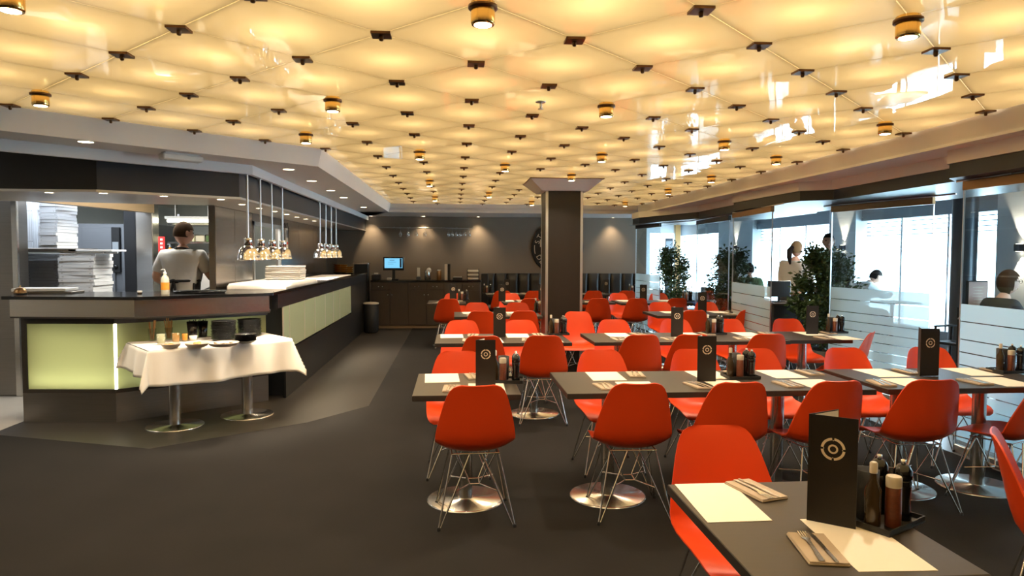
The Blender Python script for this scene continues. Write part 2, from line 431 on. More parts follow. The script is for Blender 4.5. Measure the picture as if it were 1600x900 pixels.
# back cornice
m = MB(); cq = lambda y: [(-1.83, y), (XR + .4, y)]
skirt(m, cq(YB), ZC + .03, cq(YB + .06), ZS + .085); skirt(m, cq(YB + .06), ZS + .085, cq(YB + .11), ZS + .085); skirt(m, cq(YB + .11), ZS + .085, cq(YB + .15), ZS); m.box((-1.83, YB + .15, ZS), (XR + .9, 15.2, ZS + .03)); m.box((-1.83, YB + .13, ZS + .03), (XR + .4, YB + .2, ZC + .04))
struct(m.build('trim_3', K['soffit']), 'stepped white cornice along the end wall')
# glass side
ZB2 = 2.25
zig = [(3.5, 13.6), (3.5, 13.1), (3.98, 11.2), (3.9, 9.5), (3.75, 9.2), (3.76, 7.4), (4.03, 7.2), (3.97, 5.3), (3.77, 5.1), (3.76, -3.2)]
m = MB(); a = [(XR, YB + .02), (XR, -3.2)]; b = [(XR + .07, YB + .1), (XR + .07, -3.2)]
skirt(m, a, ZC + .04, b, ZS); struct(m.build('trim_4', K['soffit']), 'sloping fascia along the glass partition side')
m = MB(); m.prism(zig + [(XR, -3.2), (XR, 13.6)] if False else [(XR + .05, 13.6), (XR + .05, -3.2), (4.1, -3.2), (4.1, 13.6)], ZS, ZS + .02)
struct(m.build('ceiling_soffit_glass', K['soffit']), 'white soffit strip above the glass partition')
m = MB(); z2 = [(x + .05, y) for x, y in zig]
skirt(m, zig, ZS + .01, zig, ZB2); skirt(m, zig, ZB2, z2, ZB2); skirt(m, z2, ZB2, z2, ZS + .01)
struct(m.build('trim_5', K['soffit']), 'zigzag white band above the glass partition')
z3 = [(x + .02, y) for x, y in zig]; z4 = [(x + 1.2, y) for x, y in zig]
m = MB(); skirt(m, z3, ZB2 + .05, z3, 2.14); skirt(m, z3, 2.14, z4, 2.14); skirt(m, z4, 2.14, z4, 3.0); skirt(m, z4, ZB2 + .05, z3, ZB2 + .05)
struct(m.build('wall_bulkhead_glass', K['black']), 'black bulkhead above the sliding glass panes')
# kitchen bulkhead
bk = [(-7.0, 5.9), (-2.85, 5.87), (-1.93, 6.5), (-1.9, 15.2)]
bk_in = [(-7.0, 6.0), (-2.88, 5.98), (-2.0, 6.56), (-2.0, 15.2)]
m = MB(); skirt(m, bk[:2], 2.6, bk[:2], 2.055); struct(m.build('wall_bulkhead_kitchen', K['black']), 'black bulkhead above the kitchen hatch')
m = MB(); skirt(m, bk[1:3], 2.6, bk[1:3], 2.055); skirt(m, bk[2:], 2.6, bk[2:], 2.055)
struct(m.build('wall_bulkhead_counter', K['charcoal']), 'charcoal bulkhead above the serving counter')
m = MB(); skirt(m, bk, 2.055, [(x - .0, y - .012) if k < 2 else (x + .012, y) for k, (x, y) in enumerate(bk)], 2.055); skirt(m, [(x, y - .012) if k < 2 else (x + .012, y) for k, (x, y) in enumerate(bk)], 2.035, [(x, y - .012) if k < 2 else (x + .012, y) for k, (x, y) in enumerate(bk)], 2.055)
struct(m.build('trim_6', K['alu']), 'aluminium edge strip under the bulkhead')
# downlit soffit behind the bulkhead
m = MB(); m.prism([(-7, 5.91), (-2.85, 5.88), (-1.93, 6.51), (-1.91, 15.2), (-2.6, 15.2), (-2.6, 7.6), (-4.0, 7.2), (-7, 7.2)], 2.05, 2.07)
struct(m.build('ceiling_soffit_counter', mat('satin_soffit', (.60, .56, .50), .35)), 'downlit soffit over the counter')
m = MB(); m.box((-7, 6.9, 2.42), (-2.5, 11.4, 2.45)); struct(m.build('ceiling_kitchen', K['whitewall']), 'white kitchen ceiling')

# pillar -------------------------------------------------------------
PX, PY = 1.41, 9.14
pil = bpy.data.objects.new('pillar', None); COL.objects.link(pil); pil.location = (PX, PY, 0); struct(pil, 'square dark brown pillar with steel corner strips and flared white head')
h = .235; MB().box((-h, -h, 0), (h, h, 2.38)).build('shaft', mat('brown_pillar_panel', (.016, .011, .008), .4), pil)
corner = MB().box((-.016, -.016, 0), (.016, .016, 2.37)).mesh('corner_strip', K['alu'])
for sx in (-1, 1):
    for sy in (-1, 1): link('corner_strip', corner, pil, (sx * (h - .010), sy * (h - .010), 0))
m = MB(); lo, hi = .30, .46
vs = [(-lo, -lo, 2.36), (lo, -lo, 2.36), (lo, lo, 2.36), (-lo, lo, 2.36), (-hi, -hi, ZC - .012), (hi, -hi, ZC - .012), (hi, hi, ZC - .012), (-hi, hi, ZC - .012)]
m.add(vs, [(3, 2, 1, 0), (4, 5, 6, 7), (0, 1, 5, 4), (1, 2, 6, 5), (2, 3, 7, 6), (3, 0, 4, 7)]); m.build('pillar_head', K['soffit'], pil)
MB().box((-hi - .01, -hi - .01, ZC - .011), (hi + .01, hi + .01, ZC - .002)).build('head_trim', K['bronze'], pil)


# ================================================================== COUNTER
ZT = 1.165
def lit_panel_mat(name, col):
    m = bpy.data.materials.new(name); m.use_nodes = True; nt = m.node_tree; nt.nodes.clear(); N = nt.nodes.new; L = nt.links.new
    out = N('ShaderNodeOutputMaterial'); tl = N('ShaderNodeBsdfTranslucent'); tl.inputs[0].default_value = (*col, 1)
    df = N('ShaderNodeBsdfDiffuse'); df.inputs[0].default_value = (*col, 1); mx = N('ShaderNodeMixShader'); mx.inputs[0].default_value = .5
    L(tl.outputs[0], mx.inputs[1]); L(df.outputs[0], mx.inputs[2])
    gl = N('ShaderNodeBsdfGlossy'); gl.inputs['Roughness'].default_value = .06; fr = N('ShaderNodeFresnel'); fr.inputs['IOR'].default_value = 1.5
    m2 = N('ShaderNodeMixShader'); L(fr.outputs[0], m2.inputs[0]); L(mx.outputs[0], m2.inputs[1]); L(gl.outputs[0], m2.inputs[2]); L(m2.outputs[0], out.inputs[0]); return m


K['lit_green'] = lit_panel_mat('backlit_green_glass', (.62, .66, .33))
K['strip'] = mat('lit_strip', (1, 1, 1), .5, emit=(1, .95, .75), estr=5)
A, B, C = (-3.92, 6.65), (-3.08, 6.59), (-1.95, 7.47)
At, Bt, Ct = (-3.92, 6.50), (-2.80, 6.36), (-1.80, 6.97)
bar = thing('bar_counter', 'angled bar counter with brushed steel fascia and glowing green glass fronts', 'counter')
def face_pt(p, q, t, off=0, z=0):
    d = Vector((q[0] - p[0], q[1] - p[1])); n = Vector((d.y, -d.x)).normalized()
    v = Vector(p) + d * t + n * off; return (v.x, v.y, z)
inner = [(-3.92, 7.1), (-3.2, 7.05), (-2.35, 7.7)]
def wallstrip(mm, p, q, z0, z1, th=.03, t0=0, t1=1, off=0):
    a = face_pt(p, q, t0, off); b = face_pt(p, q, t1, off); c = face_pt(p, q, t1, off - th); d = face_pt(p, q, t0, off - th)
    mm.prism([a[:2], b[:2], c[:2], d[:2]], z0, z1)
m = MB(); wallstrip(m, A, B, 0, .27); wallstrip(m, B, C, 0, .27); m.build('kick_plate', K['steel_d'], bar)
m = MB(); wallstrip(m, A, B, .27, .305, .05); wallstrip(m, B, C, .27, .305, .05); wallstrip(m, A, B, .905, 1.0, .05); wallstrip(m, B, C, .905, 1.0, .05); wallstrip(m, A, B, .305, .905, .05, 0, .055); m.build('panel_frame', K['trimdark'], bar)
m = MB(); m.prism([A, (-3.92, 7.3), (-3.89, 7.3), (-3.89, 6.66)], 0, 1.0); m.build('end_panel', K['steel_d'], bar)
m = MB(); m.prism([(-3.88, 6.85), (-3.15, 6.80), (-2.1, 7.62), (-2.2, 7.75), (-3.2, 6.95), (-3.88, 7.0)], 0, 1.0); m.build('back_panel', K['trimdark'], bar)
def green(p, q, t0, t1, parent, z0=.305, z1=.905, power=1.7, off=-.012):
    a = Vector(face_pt(p, q, t0, off, z0)); b = Vector(face_pt(p, q, t1, off, z0)); n = Vector(face_pt(p, q, 0, 1)) - Vector(face_pt(p, q, 0, 0))
    c = (a + b) / 2; hz = z1 - z0; dx = b - a; e = n * -.01
    mm = MB(); U = Vector((0, 0, hz))
    a0, b0 = a - c, b - c
    mm.add([a0, b0, b0 + U, a0 + U], [(0, 1, 2, 3)]); mm.add([a0, b0, b0 + U, a0 + U, a0 + e, b0 + e, b0 + e + U, a0 + e + U], [(0, 4, 5, 1), (1, 5, 6, 2), (2, 6, 7, 3), (3, 7, 4, 0)])
    o = mm.build('glass_panel', K['lit_green'], parent, c)
    if power:
        lc = c - n * .10 + Vector((0, 0, .04)); ang = math.atan2(n.y, n.x)
        l = light('panel_led', 'AREA', lc, power * .45, (1, .97, .72), dx.length * .96, size_y=.05)
        l.rotation_euler = Vector((n.x * .55, n.y * .55, .83)).to_track_quat('-Z', 'Y').to_euler()
        l = light('panel_led', 'AREA', c - n * .14 + Vector((0, 0, hz / 2)), power * .75, (1, .97, .72), dx.length * .9, size_y=hz * .9)
        l.rotation_euler = n.to_track_quat('-Z', 'Z').to_euler()
    return o
green(A, B, .055, .985, bar); green(B, C, .015, .99, bar, power=1.4)
m = MB(); a = face_pt(A, B, .985, -.008); b = face_pt(B, C, .015, -.008); m.prism([a[:2], (B[0], B[1] - .0), b[:2], (B[0], B[1] + .03)], .305, .905); m.build('light_strip', K['strip'], bar)
m = MB(); wallstrip(m, At, Bt, .985, 1.135, .02); m.build('fascia', K['steel'], bar)
m = MB(); wallstrip(m, Bt, Ct, .985, 1.135, .02); m.build('fascia', K['steel'], bar)
m = MB(); m.prism([At, Bt, Ct, (-1.86, 7.25), (-2.1, 7.6), (-3.1, 6.95), (-3.92, 7.0)], .97, .984); m.build('under_shelf', K['trimdark'], bar)
m = MB(); m.prism([(-3.97, 6.47), (-2.79, 6.33), (-1.80, 6.94), (-1.77, 7.02), (-1.82, 7.2), (-2.42, 7.72), (-3.15, 7.2), (-3.97, 7.25)], 1.137, ZT)
tag(m.build('bar_worktop', K['glossblack']), 'glossy black worktop of the angled bar counter', 'worktop')

srv = thing('serving_counter', 'long straight serving counter with pale green glass panels and black kick', 'counter')
XF = -1.80
m = MB(); m.box((-2.44, 7.75, 0), (XF - .02, 14.5, .50)); m.box((XF - .02, 7.6, 0), (XF, 14.5, .50)); m.build('kick_plate', K['black'], srv)
m = MB(); m.box((-2.44, 7.75, .50), (XF - .06, 14.5, 1.135)); m.box((XF - .06, 12.35, .50), (XF, 14.5, 1.0)); m.build('body', K['trimdark'], srv)
m = MB(); m.box((XF - .06, 7.3, .985), (XF, 14.5, 1.135)); m.build('fascia', K['black'], srv)
ys = [7.52, atx(451, XF), atx(474.6, XF), atx(491, XF), atx(507, XF), atx(520, XF), atx(530, XF), 12.35]
for k in range(len(ys) - 1):
    o = MB().box((XF - .012, ys[k] + .008, .52), (XF + .002, ys[k + 1] - .008, .985)).build('glass_panel', K['greenglass'], srv)
    MB().box((XF - .01, ys[k] - .006, .52), (XF + .004, ys[k] + .006, .985)).build('joint_strip', K['cap'], srv)
m = MB(); m.prism([(XF + .02, 7.03), (XF + .02, 14.5), (-2.45, 14.5), (-2.45, 7.75), (-1.81, 7.215)], 1.137, ZT)
tag(m.build('serving_worktop', K['glossblack']), 'dark worktop of the long serving counter', 'worktop')

# heat lamps ---------------------------------------------------------
def heat_lamp():
    t = thing('heat_lamp', 'x', 'lamp')
    MB().tube([(0, 0, .20), (0, 0, .779)], .009, 8).build('rod', K['alu'], t)
    MB().lathe([(.014, .768), (.026, .768), (.026, .776), (.014, .779)], 12).build('ceiling_rose', K['alu'], t)
    MB().lathe([(.010, .205), (.034, .20), (.036, .19), (.036, .135), (.030, .13)], 16).build('socket', K['chrome'], t)
    MB().lathe([(.030, .135), (.052, .125), (.074, .10), (.088, .065), (.094, .03), (.095, .012), (.099, .008), (.099, 0), (.093, 0), (.088, .03), (.080, .065), (.05, .10), (.03, .115)], 24, cap=False).build('shade', K['chrome'], t)
    MB().ball((0, 0, .055), (.05, .05, .055), 12, 8).build('bulb', K['bulb'], t)
    light('heat_lamp_glow', 'SPOT', (0, 0, -.01), 90, (1, .84, .62), .05, spot=R(92), blend=.8, parent=t)
    return t
hl = heat_lamp()
XH = -1.85
for g, pxs in enumerate(((388, 408, 425.5, 442), (500.5, 509.5, 518, 525.5))):
    for k, px in enumerate(pxs):
        n = ('first', 'second', 'third', 'fourth')[k]
        place(hl, USED, (XH, atx(px, XH), 1.485), 0, ['chrome heat lamp over the white cloth, %s from the angled bar' % n, 'chrome heat lamp over the stacked gold bowls end, %s from the white cloth' % n][g], 'chrome heat lamps over the serving counter')

# downlights in the soffits -----------------------------------------
def recessed():
    t = thing('recessed_downlight', 'round recessed downlight in the white kitchen soffit', 'downlight', group='recessed soffit downlights')
    MB().lathe([(.050, -.006), (.058, -.006), (.060, 0), (.050, .0)], 20, cap=False).build('trim_ring', K['white'], t)
    MB().lathe([(.0001, -.004), (.050, -.004), (.050, -.002)], 20).build('lens', K['bulb'], t)
    light('recessed_beam', 'SPOT', (0, 0, -.02), 40, (1, .86, .68), .04, spot=R(100), blend=.8, parent=t)
    return t
rd = recessed()
for k, (px, py) in enumerate(((134, 222), (451, 265), (487, 283), (517, 298), (537, 309), (568, 324))):
    p = atz(px, py, ZS - .006); place(rd, USED, (p.x, p.y, ZS - .0005), 0, 'round recessed downlight in the white kitchen soffit, %s from the end wall' % ORD[5 - k])
def recessed2():
    t = thing('recessed_downlight', 'small recessed downlight under the counter bulkhead', 'downlight', group='bulkhead downlights')
    MB().lathe([(.034, -.005), (.040, -.005), (.042, 0), (.034, 0)], 16, cap=False).build('trim_ring', K['alu'], t)
    MB().lathe([(.0001, -.003), (.034, -.003), (.034, -.001)], 16).build('lens', K['bulb'], t)
    light('recessed_beam', 'SPOT', (0, 0, -.02), 32, (1, .86, .68), .03, spot=R(100), blend=.8, parent=t)
    return t
rd2 = recessed2()
for k, (px, py) in enumerate(((65, 298.5), (155, 300), (256, 306), (345, 311), (378, 319), (405, 325), (429, 330), (448, 334.5), (464, 339), (478, 342), (491, 345))):
    p = atz(px, py, 2.05)
    if p.y > 5.95: place(rd2, USED, (p.x, max(p.y, 6.1), 2.0495), 0, 'small recessed downlight under the counter bulkhead, %s from the end wall' % ORD[10 - k])
o = thing('emergency_light', 'white box emergency light on the kitchen soffit', 'light fitting', (*atz(283, 240, ZS)[:2], ZS), R(45))
MB().bbox((-.16, -.05, -.06), (.16, .05, -.012), .008).build('body', K['white'], o); MB().box((-.14, -.04, -.012), (.14, .04, 0)).build('bracket', K['white'], o)
p = atz(845, 158, ZC); o = thing('sprinkler', 'small chrome ceiling sprinkler between the cream panels', 'sprinkler', (p.x, p.y, ZC))
MB().lathe([(.030, -.010), (.034, -.004), (.030, 0)], 14).build('rose', K['alu'], o); MB().lathe([(.006, -.045), (.010, -.03), (.008, -.01)], 10).lathe([(.0001, -.05), (.016, -.05), (.016, -.047), (.0001, -.047)], 12).build('head', K['alu'], o)

# things on the counter ---------------------------------------------
def cloth_over(name, label, x0, x1, y0, y1, z, drop, nx=30, ny=40, seed=1, rz=0, loc=(0, 0), mid=None, cat='tablecloth', amp=.012, fl=None, edge_fold=True):
    """cloth lying on a rectangle, hanging over its edges"""
    rnd = random.Random(seed); dx0, dx1, dy0, dy1 = drop; P = []
    ph = [rnd.uniform(0, 6) for _ in range(6)]
    for i in range(nx + 1):
        row = []
        for j in range(ny + 1):
            u = x0 - dx0 + (x1 - x0 + dx0 + dx1) * i / nx; v = y0 - dy0 + (y1 - y0 + dy0 + dy1) * j / ny
            cu, cv = min(max(u, x0), x1), min(max(v, y0), y1); du, dv = u - cu, v - cv
            L = math.hypot(du, dv); out = .10 * L; zz = z
            X, Y = cu, cv
            if L > 1e-6:
                along = cv if abs(du) > abs(dv) else cu
                rip = amp * L / .25 * (math.sin(along * 15 + ph[0]) + .6 * math.sin(along * 27 + ph[1]))
                cor = min(abs(du), abs(dv)) / max(L, 1e-6)
                o_ = out + rip + .42 * cor * L
                X += du / L * o_; Y += dv / L * o_
                zz = z - L * (1 - .16 * cor)
                zz += .010 * math.sin(along * 6 + ph[2]) * min(1, L / .2)
            else: zz += .0012 * math.sin(u * 30 + ph[3]) * math.sin(v * 22 + ph[4]) + .0015
            row.append((X, Y, zz))
        P.append(row)
    m = MB(); m.grid(P); me = m.mesh(name, mid or K['whitecloth'])
    o = link(name, me, None, (*loc, 0), rz)
    sol = o.modifiers.new('thickness', 'SOLIDIFY'); sol.thickness = .0025; sol.offset = 1
    return tag(o, label, cat)

o = tag(MB().bbox((-2.42, 7.78, ZT + .0005), (XF - .03, 9.35, ZT + .055), .01).build('warming_plate', K['steel_d']), 'low warming plate hidden under the white counter cloth', 'warming plate')
cloth_over('counter_cloth', 'white cloth spread over the serving counter end, one corner hanging down', -2.42, XF - .02, 7.70, 9.42, ZT + .058, (.02, .06, .12, .05), 24, 40, 3, amp=.008)
cloth_over('counter_cloth', 'white cloth on the serving counter beside the stacked gold bowls', -2.40, XF - .05, 10.3, 12.9, ZT + .004, (.01, .02, .02, .01), 16, 24, 5, amp=.004)
for k in range(7):
    z = ZT + .0645 + k * .024
    tag(MB().bbox((-.21, -.17, 0), (.21, .17, .022), .006).build('folded_cloth', K['whitecloth'], None, (-2.10 + random.uniform(-.008, .008), 8.95 + random.uniform(-.008, .008), z), random.uniform(-.03, .03)), 'folded white cloth in the pile on the serving counter, %s from the bottom' % ('first', 'second', 'third', 'fourth', 'fifth', 'sixth', 'seventh')[k], 'cloth', 'folded cloths piled on the serving counter')
# soap / sauce dispensers
def dispenser(name, label, loc, h, body, lab, pump=True):
    t = thing(name, label, 'bottle', loc); s = h / .24
    MB().lathe([(.034 * s, 0), (.037 * s, .01 * s), (.037 * s, .14 * s), (.030 * s, .165 * s), (.014 * s, .185 * s), (.013 * s, .20 * s)], 16).build('body', body, t)
    MB().lathe([(.0375 * s, .045 * s), (.0375 * s, .115 * s)], 16).build('print_label', lab, t)
    c = MB().lathe([(.015 * s, .195 * s), (.016 * s, .21 * s), (.006 * s, .215 * s), (.005 * s, .235 * s)], 10)
    if pump: c.tube([(0, 0, .235 * s), (-.02 * s, 0, .238 * s), (-.035 * s, 0, .232 * s)], .005 * s, 6)
    c.build('pump', K['white'], t); return t
Yd = 6.72
dispenser('pump_bottle', 'white pump bottle with orange print on the bar worktop', (aty(257, Yd), Yd, ZT), .235, mat('milky_plastic', (.72, .68, .55), .35), K['orange'])
o = thing('serving_tray', 'large round black serving tray on the bar worktop', 'tray', (aty(312, 6.98), 6.98, ZT))
MB().lathe([(.0001, .002), (.22, .002), (.24, .018), (.245, .022), (.246, .018), (.225, 0), (.0001, 0)], 32, sy=.62).build('dish', K['mattblack'], o)
MB().lathe([(.240, .017), (.247, .022), (.249, .017)], 32, sy=.62).build('rim', K['glossblack'], o)
o = thing('small_jar', 'small jar with white lid on the bar worktop', 'jar', (aty(217, 6.8), 6.8, ZT))
MB().lathe([(.018, 0), (.020, .004), (.020, .016)], 12).build('body', K['oil'], o); MB().lathe([(.021, .016), (.022, .020), (.022, .030), (.018, .032)], 12).build('lid', K['white'], o)
o = thing('bell', 'brass counter bell at the end of the bar worktop', 'bell', (aty(30, 6.75), 6.75, ZT))
MB().lathe([(.05, 0), (.055, .006), (.055, .012)], 16).build('base', K['mattblack'], o); MB().lathe([(.052, .014), (.050, .035), (.036, .058), (.012, .068), (.0001, .069)], 16).build('dome', K['goldrail'], o); MB().lathe([(.006, .068), (.006, .08), (.0001, .083)], 8).build('button', K['gold'], o)
o = thing('open_box', 'white takeaway box with its lid lying on the bar worktop', 'box', (aty(75, 6.98), 6.98, ZT), .05)
MB().bbox((-.26, -.13, 0), (.26, .13, .02), .003).build('tray', K['steel_d'], o); MB().bbox((-.27, -.12, .021), (.20, .14, .05), .004).build('lid', K['cardboard'], o)
# gold bowls pile and bin at counter end
k = 0
for (dx, dy, n) in ((0, 0, 5), (.13, -.16, 4), (-.13, .13, 5)):
    for q in range(n):
        z = ZT + .001 + q * .036
        tag(MB().lathe([(.035, 0), (.06, .012), (.082, .034), (.087, .036), (.080, .036), (.058, .016), (.0001, .006)], 18).build('metal_bowl', K['gold'], None, (-2.05 + dx, 13.2 + dy, z)), 'brass bowl in the %s pile at the counter end, %s from the bottom' % ({0: 'middle', .13: 'dining side', -.13: 'kitchen side'}[dx], ORD[q]), 'bowl', 'brass bowls piled on the serving counter')
o = thing('card_reader_stand', 'black upright cabinet at the end of the serving counter', 'cabinet', (-1.92, 14.76, 0))
MB().bbox((-.14, -.14, 0), (.14, .14, 1.33), .006).build('body', K['black'], o); MB().bbox((-.16, -.17, 1.331), (.16, .16, 1.36), .006).build('top', K['steel'], o)
o = thing('waste_bin', 'black bin beside the serving counter end', 'bin', (-1.63, 13.85, 0))
MB().lathe([(.12, 0), (.145, .03), (.15, .55), (.14, .56)], 20).build('body', K['mattblack'], o); MB().lathe([(.15, .56), (.155, .565), (.15, .59), (.10, .60)], 20).build('rim', K['cap'], o)

# ================================================================== KITCHEN
m = MB(); m.box((-2.56, 7.55, 0), (-2.5, 8.96, 2.05)); m.box((-2.56, 10.3, 0), (-2.5, 15.2, 2.05)); m.box((-2.56, 8.96, 0), (-2.5, 10.3, 1.12)); m.box((-2.56, 8.96, 1.92), (-2.5, 10.3, 2.05)); m.box((-2.6, 7.55, 2.05), (-2.5, 15.2, 2.45))
wp = struct(m.build('wall_counter', K['steel_d']), 'dark steel clad wall behind the serving counter')
for y0, y1 in ((7.56, 8.2), (8.21, 8.9), (10.36, 11.5), (11.51, 12.7), (12.71, 13.9)):
    MB().box((-2.5, y0, 1.18), (-2.494, y1, 2.04)).build('panel', K['steel'], wp)
m = MB()
for y0, y1, z0, z1 in ((8.93, 8.99, 1.12, 1.95), (10.27, 10.33, 1.12, 1.95), (8.93, 10.33, 1.90, 1.95)): m.box((-2.52, y0, z0), (-2.485, y1, z1))
m.build('hatch_frame', K['alu'], wp)
o = thing('wall_control_box', 'beige switch box with cable beside the kitchen hatch', 'switch box', (-2.494, 10.15 + .35, 1.62))
MB().bbox((0, -.07, 0), (.05, .07, .30), .006).build('body', K['cap'], o); MB().box((.05, -.045, .16), (.054, .045, .27)).build('display', K['dgrey'], o); MB().ball((.053, 0, .08), (.01, .022, .022)).build('knob', K['redcap'], o)
MB().tube([(.02, .05, .30), (.02, .08, .36), (.02, .16, .38), (.02, .22, .30), (.02, .20, .1), (.02, .17, -.05)], .006, 6).build('cable', K['mattblack'], o)
# hatch opening to the box and oven room
hA, hB = (-4.36, 6.78), (-3.93, 9.3)
m = MB(); wallstrip(m, (hA[0], hA[1]), (hB[0], hB[1]), 2.06, 2.20, -.12); struct(m.build('trim_7', mat('bronze_header', (.30, .21, .12), .4, .6)), 'bronze header beam over the oven alcove')
m = MB(); m.bbox((-6.4, 7.9, 0), (aty(29, 7.9), 8.08, 2.42), .01); struct(m.build('wall_post', K['steel_d']), 'broad steel wall end beside the pizza boxes')
MBp = MB().bbox((aty(22, 7.9), 7.86, 0), (aty(31, 7.9), 7.899, 2.3), .004).build('edge_profile', K['steel'], bpy.data.objects['wall_post'])
m = MB(); m.bbox((-4.05, 9.28, 0), (-3.84, 9.48, 2.3), .008); struct(m.build('wall_jamb', K['steel']), 'steel door jamb beside the oven')
m = MB(); m.box((-4.2, 9.3, 0), (-4.06, 9.36, 2.3)); struct(m.build('trim_8', K['black']), 'black joint beside the oven alcove')
o = thing('fire_sign', 'red safety sign on the steel jamb', 'sign', (aty(252, 9.27), 9.284, 1.48)); MB().box((-.035, -.012, 0), (.045, 0, .28)).build('plate', K['redsign'], o)
m_ = MB()
for k in range(5): m_.box((-.01, -.0135, .03 + k * .05), (.02, -.0122, .055 + k * .05))
m_.build('print', K['white'], o)
# oven
ox0, ox1, oy = aty(117, 10.0), aty(236, 10.0), 10.0
ov = thing('combi_oven', 'tall stainless combi oven with glass door and control strip', 'oven', (0, oy, 0)); 
MB().bbox((ox0, .03, .2), (ox1, .85, 1.95), .01).build('body', K['satin'], ov)
MB().bbox((ox0 + .1, 0, .2), (ox0 + .52, .03, 1.9), .004).build('side_panel', K['satin'], ov)
a, b = aty(175, oy), aty(188, oy); cpn = MB().bbox((a, -.012, 1.28), (b, .03, 1.90), .005).build('control_panel', K['mattblack'], ov)
MB().box((a + .015, -.016, 1.55), (b - .015, -.0121, 1.70)).build('display', K['greywall'], cpn); MB().ball(((a + b) / 2, -.02, 1.36), (.03, .02, .03)).build('knob', K['glossblack'], cpn)
a, b = aty(191, oy), aty(222, oy); od = MB().bbox((a, -.015, .3), (b, .03, 1.92), .006).build('door', K['satin'], ov)
MB().box((a + .04, -.02, .4), (b - .05, -.0151, 1.84)).build('window', K['glossblack'], od); MB().tube([(b - .025, -.06, .8), (b - .025, -.06, 1.5)], .012, 8).tube([(b - .025, -.06, .85), (b - .025, 0, .85)], .008, 6).tube([(b - .025, -.06, 1.45), (b - .025, 0, 1.45)], .008, 6).build('handle', K['alu'], od)
MB().lathe([(.03, 1.95), (.03, 2.1), (.02, 2.11)], 10, ((ox0 + ox1) / 2 + .05, .3, 0)).build('flue', K['alu'], ov)
for x in (ox0 + .06, ox1 - .06):
    for y in (.08, .8): MB().lathe([(.03, 0), (.025, .02), (.025, .2)], 10, (x, y, 0)).build('foot', K['steel_d'], ov)
hood = thing('extract_hood', 'stainless extract hood over the oven', 'hood', (0, 10.0, 0)); m = MB(); m.prism([(ox0 - .1, .1), (ox1 + .02, .1), (ox1 + .02, .9), (ox0 - .1, .9)], 2.22, 2.42); m.build('canopy', K['steel'], hood); MB().box((ox0 - .12, .07, 2.20), (ox1 + .04, .10, 2.24)).build('lip', K['alu'], hood)
# pizza boxes
def boxmesh(wd, dp, hh):
    m = MB(); m.box((-wd / 2, -dp / 2, 0), (wd / 2, dp / 2, hh * .93)); m.m = 1; m.box((-wd / 2 + .03, -dp / 2 - .0015, hh * .35), (-wd / 2 + .05, -dp / 2 - .0002, hh * .6)); m.box((wd / 2 - .05, -dp / 2 - .0015, hh * .35), (wd / 2 - .03, -dp / 2 - .0002, hh * .6)); return m.mesh('pizza_box', [K['cardboard'], K['cardshade']])
bm1 = boxmesh(.40, .42, .036)
def stack(px0, px1, Y, z0, n, desc, sx=1, grp=None, hh=.036):
    x0, x1 = aty(px0, Y), aty(px1, Y); s = (x1 - x0) / .40
    for k in range(n):
        o = link('pizza_box', bm1, None, ((x0 + x1) / 2 + random.uniform(-.008, .008), Y + .21 + random.uniform(-.01, .01), z0 + k * hh), random.uniform(-.04, .04)); o.scale = (s, 1, hh / .036)
        tag(o, 'white pizza box in the %s, %s from the bottom' % (desc, ORD[k]), 'box', grp)
ksh = thing('kitchen_shelf', 'dark kitchen shelf carrying the tall pizza box stack', 'shelf', (0, 8.2, 0))
MB().bbox((-5.4, 0, 1.555), (aty(119, 8.2), .5, 1.60), .004).build('board', K['steel_d'], ksh)
for x in (-5.36, aty(117, 8.6)):
    MB().box((x - .02, .46, 0), (x + .02, .5, 1.555)).build('leg', K['steel_d'], ksh)
stack(62, 91, 8.22, 1.60, 15, 'tall stack on the upper shelf', grp='pizza boxes on the upper shelf')
kt = thing('kitchen_table', 'steel worktable under the pizza boxes', 'table', (0, 8.2, 0))
MB().bbox((-5.3, .0, .86), (-3.95, .75, .90), .004).build('top', K['steel'], kt)
for x, y in ((-5.25, .05), (-4.0, .05), (-5.25, .7), (-4.0, .7)): MB().box((x - .02, y - .02, 0), (x + .02, y + .02, .86)).build('leg', K['steel'], kt)
stack(39, 92, 8.72, .90, 16, 'shaded stack under the shelf', grp='pizza boxes on the worktable', hh=.04)
stack(91, 147, 8.22, .90, 16, 'wide bright stack on the worktable', grp='pizza boxes on the worktable', hh=.04)
x0, x1 = aty(88, 8.15), aty(172, 8.15)
for k, (z, w0, w1) in enumerate(((1.541, .0, -.1), (1.565, .1, 0.0))):
    o = tag(MB().bbox((x0 + w0, 0, 0), (x1 + w1, .34, .022), .003).build('flat_carton', K['cardboard'], None, (0, 8.18 - k * .02 + .04, z)), ['flat white carton lying across the bright box stack', 'upper flat white carton overlapping the narrow stack'][k], 'carton')
# flat-packed cartons standing behind
x0, x1 = aty(18, 8.75), aty(70, 8.75)
for k in range(4):
    tag(MB().box((x0, 0, 1.6005), (x1 - k * .02, .012, 2.20 - k * .03)).build('flat_packed_carton', K['cardboard'], None, (0, 8.66 - k * .016, 0)), 'flat-packed white carton standing on the shelf, %s from the wall' % ORD[k], 'carton', 'flat-packed cartons on the shelf')
fp = bpy.data.objects['flat_packed_carton.003']
m = MB()
for k in range(6): xx = aty(33 + k * 3.4, 8.6); m.box((xx - .003, -.0012, 1.70), (xx + .003, -.0002, 2.02)); m.box((xx - .008, -.0012, 2.03), (xx + .008, -.0002, 2.045)); m.box((xx - .008, -.0012, 1.675), (xx + .008, -.0002, 1.69))
m.build('printed_lines', K['cardshade'], fp)
